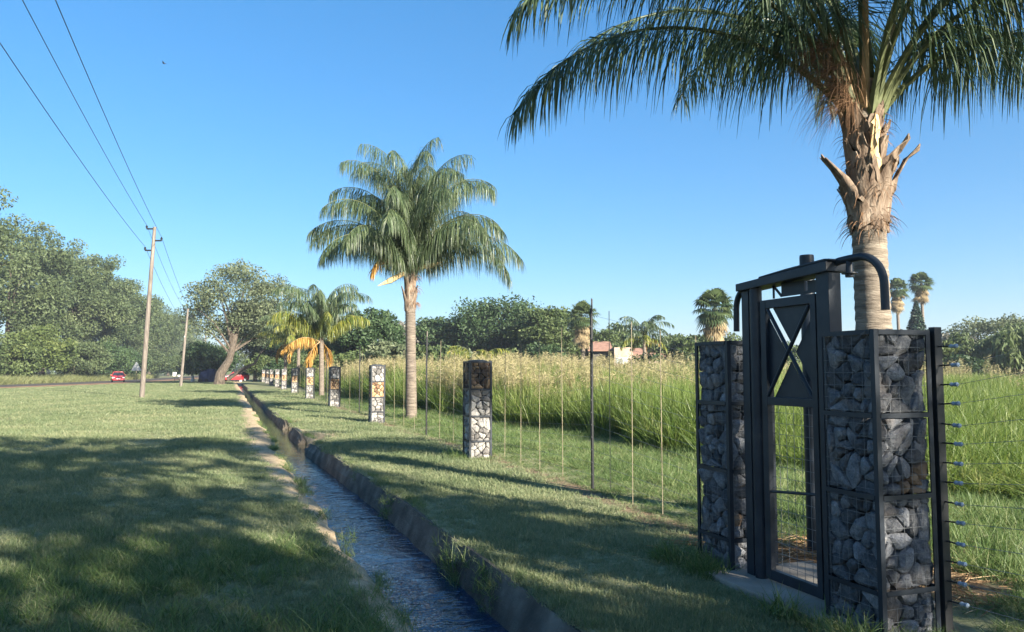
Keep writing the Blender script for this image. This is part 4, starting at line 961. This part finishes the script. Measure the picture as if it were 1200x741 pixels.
def car(px, dp, yaw, mat, label, scale=1.0):
    x, yy = at(px, dp); root = thing('parked_car' if scale < 1 else 'car', (x,yy,.05), label, 'car'); root.rotation_euler.z = yaw
    # local: front towards -Y. stations along the length: y, half width, sill z, waist z, roof z, roof half width
    def P(nm, mb, mt, parent=root, bev=0, sm=True):
        ob = mb.build(nm, mt, None, smooth=sm, bevel=bev); ob.parent = parent; return ob
    st = [(-1.95,.62,.34,.62),(-1.80,.78,.24,.70),(-1.2,.83,.22,.84),(-.75,.84,.22,.92),(.2,.85,.22,.95),(1.2,.84,.22,.97),(1.75,.80,.24,.96),(1.92,.70,.36,.86)]
    m = MB(); vs = []; fs = []
    for (yv, w, s, t) in st:
        vs += [(-w*.9,yv,s),(-w,yv,(s+t)*.5),(-w*.95,yv,t),(-w*.5,yv,t+.03),(w*.5,yv,t+.03),(w*.95,yv,t),(w,yv,(s+t)*.5),(w*.9,yv,s)]
    for i in range(len(st)-1):
        for k in range(8): fs.append((i*8+k, i*8+(k+1)%8, (i+1)*8+(k+1)%8, (i+1)*8+k))
    fs += [tuple(range(8)), tuple((len(st)-1)*8+k for k in range(7,-1,-1))]
    m.add(vs, fs); P('body', m, mat)
    gh = [(-.78,.78,.92,.74,.93),(-.10,.78,.95,.60,1.40),(.9,.78,.97,.60,1.44),(1.62,.76,.97,.56,1.30),(1.86,.74,.93,.72,.95)]
    m = MB(); vs = []; fs = []
    for (yv, w, z, w2, z2) in gh: vs += [(-w,yv,z-.02),(-w2,yv,z2),(w2,yv,z2),(w,yv,z-.02)]
    for i in range(4):
        for k in range(3): fs.append((i*4+k, i*4+k+1, (i+1)*4+k+1, (i+1)*4+k))
    fs += [(0,1,2,3),(19,18,17,16)]
    m.add(vs, fs); P('windows', m, MT['glass'])
    m = MB(); m.prism([(-.56,1.41),(.56,1.41),(.50,1.47),(-.50,1.47)], -.08, 1.5, 1); P('roof', m, mat, bev=.02)
    for s in (-1,1):
        m = MB(); m.box(s*.64-.16, s*.64+.16, -1.93, -1.80, .56, .70); P('headlight', m, MT['lamp'], bev=.02)
        m = MB(); m.box(s*.90-.09, s*.90+.09, -.62, -.50, .92, 1.04); P('mirror', m, mat, bev=.02)
        for yv in (-1.22, 1.25):
            m = MB(); m.tube([(s*.66,yv,.29),(s*.84,yv,.29)], .30, 18); w = P('tyre', m, MT['tyre'])
            m = MB(); m.tube([(s*.84,yv,.29),(s*.855,yv,.29)], .19, 14); P('rim', m, MT['alloy'], w)
        m = MB(); m.bar((s*.76,-.72,.95),(s*.60,-.10,1.42),.05,.05); P('pillar', m, mat)
    m = MB(); m.box(-.24,.24,-1.985,-1.955,.44,.55); P('number_plate', m, MT['white'])
    m = MB(); m.box(-.40,.40,-1.965,-1.93,.58,.68); P('grille', m, MT['tyre'])
    m = MB(); m.box(-.70,.70,-1.99,-1.90,.30,.43); P('bumper', m, mat, bev=.03)
    return root
car(140, 108, R(8), MT['red'], 'small red hatchback driving towards the viewer on the far left road')
c2 = car(277, 118, R(-75), MT['red'], 'red car half hidden behind the leaning trunk', .99)

# road sign seen from the back
x, yy = at(161, 106); root = thing('warning_sign', (x,yy,0), 'pale triangular road sign on a thin post beside the road', 'sign')
m = MB(); m.tube([(x,yy,-.2),(x,yy,2.4)], .045, 8); m.build('sign_post', MT['dropper'], root, smooth=True)
zc_ = 1.75; tri = [(-.72,zc_-.1),(.72,zc_-.1),(.06,zc_+1.12),(-.06,zc_+1.12)]
m = MB(); m.add([tuple(np.array([x,yy,0])+CR*u+np.array([0,0,z])-CF*.07) for u, z in tri]+[tuple(np.array([x,yy,0])+CR*u+np.array([0,0,z])-CF*.05) for u, z in tri], [(3,2,1,0),(4,5,6,7),(0,1,5,4),(1,2,6,5),(2,3,7,6),(3,0,4,7)]); m.build('sign_plate', MT['sign_grey'], root)
for px, dp, z, w, h, lab in ((206,122,1.1,.58,.62,'pale rectangular board on a post right of the triangular sign'),(211.5,124,.85,.50,.26,'small white board beside the foot of the middle utility pole')):
    x, yy = at(px, dp); root = thing('notice_board', (x,yy,0), lab, 'sign', 'small roadside boards')
    m = MB(); m.tube([(x,yy,-.1),(x,yy,z)], .04, 6); m.build('board_post', MT['wood'], root)
    m = MB(); a = np.array([x,yy,z])-CF*.06; m.bar(tuple(a-CR*w/2), tuple(a+CR*w/2), .03, h); m.build('board', MT['white'], root, bevel=.008)
x, yy = at(227, 112); m = MB(); m.lathe((x,yy,-.1), [(.30,0),(.28,.5),(.22,.62),(.18,.66),(.20,.95),(.12,1.1),(.02,1.14)], 9)
tag(m.build('marker_stone', MT['white'], None, smooth=True, loc=(x,yy,0)), 'small pale marker stone on the grass left of the blue tarpaulin', 'marker')
# tarpaulin over a cart
x, yy = at(244, 110); g = np.random.default_rng(4); V = []; nu, nv = 16, 12
prof = [(-1.05,0.05),(-1.0,.6),(-.98,1.1),(-.9,1.55),(-.55,1.75),(-.1,1.72),(.4,1.88),(.8,1.95),(1.0,1.7),(1.02,1.2),(.9,.6),(.85,.05)]
for i in range(nu):
    t = i/(nu-1)*2-1
    for (u, z) in prof:
        k = math.sqrt(max(.02, 1-.75*abs(t)**3)); V.append(np.array([x,yy,0])+CR*(u*k+.06*math.sin(i*1.9+z*4))+CF*(t*1.3)+np.array([0,0,z*(.82+.18*k)+.04*math.sin(i*2.3+u*5)]))
F = [(i*nv+j, i*nv+j+1, (i+1)*nv+j+1, (i+1)*nv+j) for i in range(nu-1) for j in range(nv-1)]
root = thing('covered_cart', (x,yy,0), 'dark blue tarpaulin heaped over a cart near the leaning tree', 'cart')
m = MB(); m.add(V, F+[tuple(range(nv)), tuple((nu-1)*nv+j for j in range(nv-1,-1,-1))]); m.build('tarpaulin', MT['tarp'], root, smooth=True)
m = MB(); a = np.array([x,yy,1.72])-CR*.82-CF*.5; m.lathe(tuple(a), [(.05,0),(.26,.06),(.30,.25),(.2,.42),(.04,.48)], 10); m.build('white_bundle', MT['white'], root, smooth=True)
for s in (-1,1):
    a = np.array([x,yy,.28])-CF*1.32+CR*s*.45; m = MB(); m.tube([tuple(a), tuple(a-CF*.1)], .28, 14); m.build('wheel', MT['tyre'], root)
# dark gate closing the far end of the fence
x, yy = at(297, 118); root = thing('far_gate', (x,yy,0), 'dark slatted gate at the far end of the gabion fence', 'gate')
a = np.array([x,yy,0])
for k in range(13): m = MB(); p = a+CR*(-1.5+k*.25); m.bar(tuple(p+[0,0,.1]), tuple(p+[0,0,1.75]), .16, .03, (1,0,0)); m.build('slat', MT['steel_black'], root)
m = MB(); m.bar(tuple(a-CR*1.6+[0,0,1.65]+CF*.05), tuple(a+CR*1.6+[0,0,1.65]+CF*.05), .04, .08); m.bar(tuple(a-CR*1.6+[0,0,.25]+CF*.05), tuple(a+CR*1.6+[0,0,.25]+CF*.05), .04, .08); m.build('gate_rail', MT['steel_black'], root)
m = MB(); p = a-CR*1.8; m.box(p[0]-.16,p[0]+.16,p[1]-.16,p[1]+.16,-.2,1.95); m.build('gate_post', MT['white'], root, bevel=.02)

# house beyond the field
def obox(m, c, u, f, u0, u1, f0, f1, z0, z1):
    vs = [tuple(c+u*a+f*b+np.array([0,0,z])) for z in (z0,z1) for b in (f0,f1) for a in (u0,u1)]
    m.add(vs, [(0,2,3,1),(4,5,7,6),(0,1,5,4),(1,3,7,5),(3,2,6,7),(2,0,4,6)]); return m
x, yy = at(730, 88); hc = np.array([x,yy,0]); root = thing('low_house', (x,yy,0), 'low peach-walled house with a red tiled roof beyond the field', 'house')
m = obox(MB(), hc, CR, CF, -1.0,1.1,0,6,-.2,4.3); m.build('wall', MT['brick'], root)
m = obox(MB(), hc, CR, CF, -3.6,-1.0,1.8,6,-.2,3.9); m.build('wall', MT['wall_and_shade'], root)  # recessed wing: its shade is painted as a dark wall colour
m = obox(MB(), hc, CR, CF, 1.1,9.0,1.5,6,-.2,3.0); m.build('wall', MT['brick'], root)
m = MB(); q = [(-3.9,1.2,3.9),(-.98,1.2,3.9),(-.98,4,5.0),(-3.9,4,5.0)]; m.add([tuple(hc+CR*a+CF*b+np.array([0,0,z+dz])) for dz in (0,.14) for a, b, z in q], [(3,2,1,0),(4,5,6,7),(0,1,5,4),(1,2,6,5),(2,3,7,6),(3,0,4,7)]); m.build('roof', MT['rooftile'], root)
m = MB(); q = [(1.12,1.0,3.0),(9.4,1.0,3.0),(9.4,3.8,4.2),(1.12,3.8,4.2)]; m.add([tuple(hc+CR*a+CF*b+np.array([0,0,z+dz])) for dz in (0,.14) for a, b, z in q], [(3,2,1,0),(4,5,6,7),(0,1,5,4),(1,2,6,5),(2,3,7,6),(3,0,4,7)]); m.build('roof', MT['rooftile'], root)
w = obox(MB(), hc, CR, CF, -.85,.55,-.05,.0,2.45,3.15).build('window', MT['white'], root); obox(MB(), hc, CR, CF, -.80,-.18,-.07,-.05,2.5,3.1).build('pane', MT['pane'], w); obox(MB(), hc, CR, CF, -.12,.5,-.07,-.05,2.5,3.1).build('pane', MT['pane'], w)
for px, dp, wd, hh, mt, lab in ((797,72,2.6,2.05,'brick','peach garden wall seen between shrubs at the back of the field'),(1118,66,5.0,1.85,'wall_and_shade','dark boundary wall behind the insulators on the right'),(690,80,4.2,2.2,'wall_and_shade','dark garden wall below the fan palm beside the fence pole'),(905,72,3.6,1.95,'brick','peach garden wall seen through the gate')):
    x, yy = at(px, dp); a = np.array([x,yy,0]); rt = thing('garden_wall', (x,yy,0), lab, 'wall', 'garden walls behind the field')
    obox(MB(), a, CR, CF, -wd/2, wd/2, 0, .25, -.2, hh).build('wall_body', MT[mt], rt); obox(MB(), a, CR, CF, -wd/2-.06, wd/2+.06, -.05, .30, hh, hh+.08).build('coping', MT['slab'], rt)
# bird
x, yy = at(182, 60); z = zat(66,60)
m = MB(); b = np.array([x,yy,z]); V = [b-CR*.16, b+CF*.05+np.array([0,0,.03]), b+CR*.16, b-CF*.05-np.array([0,0,.03]), b+CR*.05+CF*.42+np.array([0,0,.12]), b+CR*.0-CF*.42+np.array([0,0,.10]), b+np.array([0,0,.04]), b-np.array([0,0,.04])]
m.add(V, [(0,1,6),(1,2,6),(2,3,6),(3,0,6),(0,7,1),(1,7,2),(2,7,3),(3,7,0),(1,4,6),(6,4,2),(3,5,6),(6,5,0)])
tag(m.build('bird', MT['bird'], None, loc=(x,yy,z)), 'tiny dark bird high in the sky above the utility poles', 'bird')

# ================================================================ GRASS
PROTO = {}
def clump(kind, seed):
    g = np.random.default_rng(seed)
    cfg = {'lawn': (34,.075,.055,.0040,.9,3), 'rough': (30,.12,.20,.0060,1.0,4), 'weed': (34,.10,.34,.008,1.1,4), 'reed': (42,.22,1.15,.014,.75,5), 'mulch': (26,.16,.02,.007,.2,2)}
    n, spread, L, w, grav, segs = cfg[kind]
    a = g.uniform(0,6.283,n); r = spread*np.sqrt(g.random(n)); P = np.stack([np.cos(a)*r, np.sin(a)*r, np.full(n,-.01)], 1)
    b = g.uniform(0,6.283,n); e = g.uniform(R(42),R(85),n) if kind != 'mulch' else g.uniform(0,.2,n)
    if kind in ('reed',): e = g.uniform(R(68),R(88),n)
    D = np.stack([np.cos(b)*np.cos(e), np.sin(b)*np.cos(e), np.sin(e)], 1)
    Ls = L*g.uniform(.5,1.25,n) if kind != 'mulch' else g.uniform(.08,.22,n)
    wp = {3:[.8,1,.8,.1],4:[.8,1,.9,.6,.08],5:[.7,1,1,.85,.5,.05],2:[.8,1,.3]}[segs]
    V, F = strips(P, D, Ls, w/2*g.uniform(.7,1.3,n), grav*g.uniform(.3,1.6,n), segs, g, wp)
    return V, F, np.tile(g.random(n), segs)
def seedstalk(seed):
    """straw-coloured stalks with loose nodding seed heads"""
    g = np.random.default_rng(seed); n = 12; a = g.uniform(0,6.283,n); r = .2*np.sqrt(g.random(n)); P = np.stack([np.cos(a)*r, np.sin(a)*r, np.zeros(n)], 1)
    b = g.uniform(0,6.283,n); e = g.uniform(R(76),R(89),n); D = np.stack([np.cos(b)*np.cos(e), np.sin(b)*np.cos(e), np.sin(e)], 1); L = g.uniform(1.15,1.75,n)
    V, F = strips(P, D, L, np.full(n,.004), g.uniform(.05,.22,n), 5, g, [1,1,.9,.8,.8,.6]); rnd = np.tile(g.random(n)*.6, 5)
    tips = V.reshape(n, 12, 3)[:, 8:12].mean(1)
    k = 12; C = np.repeat(tips, k, 0)+g.normal(size=(n*k,3))*np.array([.022,.022,.10]); V2, F2 = leaf_quads(C, .045, g, .2, 10.0)
    return np.concatenate([V, V2]), np.concatenate([F, F2+len(V)]), np.concatenate([rnd, .4+.6*g.random(n*k)])
def proto_coll(key, makers, mat):
    c = bpy.data.collections.new('proto_'+key)
    for i, mk in enumerate(makers):
        V, F, r = mk(); o = bpy.data.objects.new('%s_tuft' % key, quads_mesh(key+'_tuft', V, F, mat, r)); c.objects.link(o)
    PROTO[key] = c
proto_coll('lawn', [lambda s=s: clump('lawn', s) for s in range(5)], MT['lawn'])
proto_coll('rough', [lambda s=s: clump('rough', 20+s) for s in range(5)], MT['rough'])
proto_coll('weed', [lambda s=s: clump('weed', 40+s) for s in range(4)], MT['rough'])
proto_coll('reed', [lambda s=s: clump('reed', 60+s) for s in range(5)], MT['reed'])
proto_coll('verge', [lambda s=s: clump('reed', 70+s) for s in range(4)], MT['verge'])
proto_coll('straw', [lambda s=s: seedstalk(80+s) for s in range(4)], MT['straw'])
proto_coll('mulch', [lambda s=s: clump('mulch', 90+s) for s in range(3)], MT['mulch'])
def scatter(name, key, P, S, label, cat, tilt=.12):
    n = len(P); me = bpy.data.meshes.new(name); me.vertices.add(n); me.vertices.foreach_set('co', np.asarray(P, np.float32).ravel())
    rot = np.stack([rng.normal(0,tilt,n), rng.normal(0,tilt,n), rng.uniform(0,6.283,n)], 1)
    a = me.attributes.new('rot','FLOAT_VECTOR','POINT'); a.data.foreach_set('vector', rot.astype(np.float32).ravel())
    a = me.attributes.new('sc','FLOAT_VECTOR','POINT'); a.data.foreach_set('vector', np.asarray(S, np.float32).ravel())
    a = me.attributes.new('idx','INT','POINT'); a.data.foreach_set('value', rng.integers(0, len(PROTO[key].objects), n).astype(np.int32))
    o = tag(link(name, me), label, cat, kind='stuff')
    ng = bpy.data.node_groups.new(name, 'GeometryNodeTree'); ng.interface.new_socket('Geometry', in_out='INPUT', socket_type='NodeSocketGeometry'); ng.interface.new_socket('Geometry', in_out='OUTPUT', socket_type='NodeSocketGeometry')
    gi = ng.nodes.new('NodeGroupInput'); go = ng.nodes.new('NodeGroupOutput'); ip = ng.nodes.new('GeometryNodeInstanceOnPoints'); ci = ng.nodes.new('GeometryNodeCollectionInfo')
    ci.inputs['Collection'].default_value = PROTO[key]; ci.inputs['Separate Children'].default_value = True; ci.inputs['Reset Children'].default_value = True
    def na(nm, t):
        k = ng.nodes.new('GeometryNodeInputNamedAttribute'); k.data_type = t; k.inputs['Name'].default_value = nm; return k.outputs['Attribute']
    ip.inputs['Pick Instance'].default_value = True
    L = ng.links.new; L(gi.outputs[0], ip.inputs['Points']); L(ci.outputs[0], ip.inputs['Instance']); L(na('idx','INT'), ip.inputs['Instance Index']); L(na('rot','FLOAT_VECTOR'), ip.inputs['Rotation']); L(na('sc','FLOAT_VECTOR'), ip.inputs['Scale']); L(ip.outputs[0], go.inputs[0])
    md = o.modifiers.new('scatter','NODES'); md.node_group = ng
    return o
def sample(n, r0, r1, b0, b1, p):
    """points around the viewer, density falling as r^-p; bearings from +Y, clockwise"""
    u = rng.random(n); e = 2-p
    r = (r0**e+u*(r1**e-r0**e))**(1/e) if abs(e) > 1e-6 else r0*(r1/r0)**u
    b = R(b0)+rng.random(n)*R(b1-b0); return np.sin(b)*r, np.cos(b)*r, r
def fxl(y): return np.interp(y, [3.6,5.6,9.5,14], [4.2,4.25,4.6,4.55])
def patch(x, y, s): return np.array([mnoise.noise((a*s, b*s, 1.7)) for a, b in zip(x, y)])
def gz(x, y): return relief(x, y)*np.clip(1.6-np.hypot(x, y)/70, 0, 1)
def inpillar(x, y):
    k = (x > 3.5) & (x < 4.56) & (y > 3.55) & (y < 5.7)
    return k
# mown lawn on both banks
x, y, r = sample(150000, 2.2, 70, -40, 62, 1.55)
d = xl(y)-x; dr = x-(xr(y)+notch(y))
left = d > .04; right = (dr > .02) & (x < fxl(y)+.02)
keepL = left & (d > sandw(y)*(.5+.7*rng.random(len(x))))
keepR = right & (dr > .0+.06*rng.random(len(x))) & (rng.random(len(x)) > .72*np.exp(-((x-fxl(y)+.08)/.25)**2)) & (rng.random(len(x)) > .75*np.exp(-((y-19.5)/2.0)**2)*np.clip(1.2-dr/.8,0,1))
k = (keepL | keepR) & ~inpillar(x, y)
x, y, r = x[k], y[k], r[k]; pn = patch(x, y, .8); k = rng.random(len(x)) > np.clip(-pn*1.1-.12, 0, .65); x, y, r, pn = x[k], y[k], r[k], pn[k]
fs_ = np.clip((r/7.0)**.55, .8, 3.2); hh = fs_**.45*np.clip(1+.7*pn, .5, 1.6)*rng.uniform(.7,1.3,len(x))
scatter('lawn_grass', 'lawn', np.stack([x, y, gz(x, y)], 1), np.stack([fs_, fs_, hh], 1), 'short mown grass covering both banks of the channel', 'grass')
# longer grass: foreground left, bank edges, pillar feet
x, y, r = sample(26000, 2.4, 12.5, -40, 32, 1.2); d = xl(y)-x; pn = patch(x, y, .55)
k = (d > .22) & (rng.random(len(x)) < np.clip(.25+1.0*pn+.55*np.clip((6.2-r)/2.5, 0, 1), 0, 1)*np.clip((11.5-r)/4, 0, 1))
x, y, r = x[k], y[k], r[k]; s = rng.uniform(.45,.95,len(x))*np.clip(1.15-(r-4)/12, .5, 1.1)
P = [np.stack([x, y, gz(x, y)], 1)]; Sx = [np.stack([s, s, s*.85], 1)]
ex = []   # tufts on edges and at feet
for _ in range(900):
    yy = RND.uniform(2, 30); 
    if RND.random() < .55: xx = float(xl(yy))-RND.uniform(-.02,.12); zz = -.06; q = RND.uniform(.3,.75)
    else: xx = float(xr(yy))+RND.uniform(.06,.2); zz = .0; q = RND.uniform(.3,.6)
    if mnoise.noise((xx*.3, yy*.9, 4)) > .02: ex.append((xx, yy, zz, q))
for (px_, py_, w_, d_, n_) in ((3.64,3.61,.45,.47,70),(3.735,5.21,.45,.46,120),(4.05,13.4,.45,.45,40)):
    for _ in range(n_):
        sd_ = RND.random(); 
        if sd_ < .6: ex.append((px_-RND.uniform(.02,.28), py_+RND.uniform(-.1,d_+.3), 0, RND.uniform(.5,1.15)))
        else: ex.append((px_+RND.uniform(-.1,w_), py_-RND.uniform(.02,.12), 0, RND.uniform(.3,.6)))
ex = [e for e in ex if not (3.5 < e[0] < 4.5 and 4.0 < e[1] < 5.2)]
# weeds hanging over the wall and in the water
for (yy, n_, xo, q0) in ((6.0,16,-.06,.9),(6.9,22,-.05,1.0),(7.5,10,0,.9),(9.9,9,-.1,.9),(12.4,6,-.02,.7),(8.3,9,-.85,.8),(6.4,10,-.88,.7)):
    for _ in range(n_): ex.append((float(xr(yy))+xo+RND.uniform(-.06,.06), yy+RND.uniform(-.3,.3), -.20+RND.uniform(-.12,.12), q0*RND.uniform(.5,1.1)))
ex = np.array(ex); P.append(ex[:, :3]); Sx.append(np.stack([ex[:,3]*.9, ex[:,3]*.9, ex[:,3]], 1))
P = np.concatenate(P); Sx = np.concatenate(Sx)
scatter('long_grass', 'rough', P, Sx, 'longer uncut grass tufts in the foreground and along edges', 'grass', .2)
# rough grass between the fence and the reeds
def reed_edge(y): return np.interp(y, [-5,6,10,13,16.5,22,30,60], [9.6,9.3,8.7,8.45,8.6,7.8,7.1,6.6])+.35*wob(y*.5, 5)
x, y, r = sample(60000, 4.6, 60, 2, 100, 1.3); k = (x > fxl(y)+.03) & (x < reed_edge(y)+.8) & ~inpillar(x, y) & ~((np.abs(x-4.72) < .75) & (np.abs(y-4.9) < .95) & (rng.random(len(x)) < .93))
x, y, r = x[k], y[k], r[k]; pn = patch(x, y, .6); near = np.clip((x-fxl(y))/1.2, .35, 1)
s = np.clip((r/10)**.4, .8, 2.0); h = near*rng.uniform(.55,1.1,len(x))*np.clip(1+.8*pn, .5, 1.7)
scatter('rough_grass', 'rough', np.stack([x, y, gz(x, y)], 1), np.stack([s*.9, s*.9, h], 1), 'knee-high rough green grass between the fence and the reeds', 'grass', .18)
# reeds / tall field grass
x, y, r = sample(44000, 6, 95, -6, 85, 1.25); ed = reed_edge(y); k = (x > ed) & (x < 75) & (y > -6); x, y, r, ed = x[k], y[k], r[k], ed[k]
pn = patch(x, y, .22); yellow = np.clip((y-20)/9, 0, 1)*np.clip((32-x)/14, 0, 1)
h = (.70+.35*np.clip((x-ed)/1.2, 0, 1)+.25*pn)*np.interp(y, [0,7,11,15,22,30], [.33,.40,.62,.88,1.05,1.28])*rng.uniform(.7,1.2,len(x))*np.interp(x-y, [-5,5,20], [1,.8,.62]); s = np.clip((r/14)**.5, 1, 2.3)
scatter('field_reeds', 'reed', np.stack([x, y, gz(x, y)], 1), np.stack([s, s, h], 1), 'dense tall bright green grass filling the field behind the fence', 'grass', .08)
x, y, r = sample(26000, 14, 95, -6, 60, 1.2); ed = reed_edge(y); pn = patch(x, y, .18); yel = np.clip((y-19)/9, 0, 1)*np.clip((27-x)/12, .07, 1)
k = (x > ed+.5) & (x < 75) & (rng.random(len(x)) < yel*np.clip(.40+pn*1.3, .04, .9)); x, y, r = x[k], y[k], r[k]
s = np.clip((r/22)**.5, 1, 1.7); h = np.interp(y, [14,24,34], [.85,1.12,1.30])*rng.uniform(.62,1.18,len(x))
scatter('seeding_grass', 'straw', np.stack([x, y, gz(x, y)], 1), np.stack([s, s, h], 1), 'straw-coloured seed heads standing above the far field grass', 'grass', .06)
# straw litter behind the gate
n = 260; x = 4.75+rng.normal(0,.42,n); y = 5.2+rng.normal(0,.5,n); k = ~inpillar(x-.02, y) & ((x-4.84)**2+(y-5.54)**2 > .012) ; x, y = x[k], y[k]
scatter('straw_litter', 'mulch', np.stack([x, y, gz(x, y)+rng.uniform(.0,.05,len(x))], 1), np.ones((len(x),3)), 'dry brown straw litter on the ground behind the gate', 'litter', .1)
# road verge: taller grass in front of the far trees
x = rng.uniform(-60,-8,16000); y = rng.uniform(60,190,16000); rdx = np.interp(y, [p[1] for p in RD], [p[0] for p in RD]); k = (x < rdx-4.2) & (x > rdx-16); x, y = x[k], y[k]
scatter('verge_grass', 'verge', np.stack([x, y, np.zeros(len(x))], 1), np.stack([np.full(len(x),2.2), np.full(len(x),2.2), rng.uniform(.6,1.0,len(x))], 1), 'pale tall grass on the far verge of the road', 'grass', .1)
# far lawn tufts
x = rng.uniform(-34,1,30000); y = rng.uniform(30,125,30000); rdx = np.interp(y, [p[1] for p in RD], [p[0] for p in RD]); k = (x > rdx+6.4) & (xl(y)-x > .6); x, y = x[k], y[k]
sc = rng.uniform(1.6,3.0,len(x)); scatter('far_lawn_grass', 'lawn', np.stack([x, y, gz(x, y)], 1), np.stack([sc*1.4, sc*1.4, sc*.75], 1), 'mown grass of the lawn further off, left of the channel', 'grass')

# ================================================================ AIR
def haze(density):
    m, nt, out = newmat('thin haze')
    v = nd(nt, 'ShaderNodeVolumePrincipled', {'Color': (.80,.88,1.0,1), 'Density': density, 'Anisotropy': .2})
    nt.links.new(v.outputs[0], out.inputs['Volume'])
    b = MB(); b.box(-2600, 2600, -1600, 3100, -1.6, 40); o = b.build('haze', m)
    tag(o, 'thin morning haze filling the air over the whole scene', 'haze', kind='stuff')
haze(.00048)
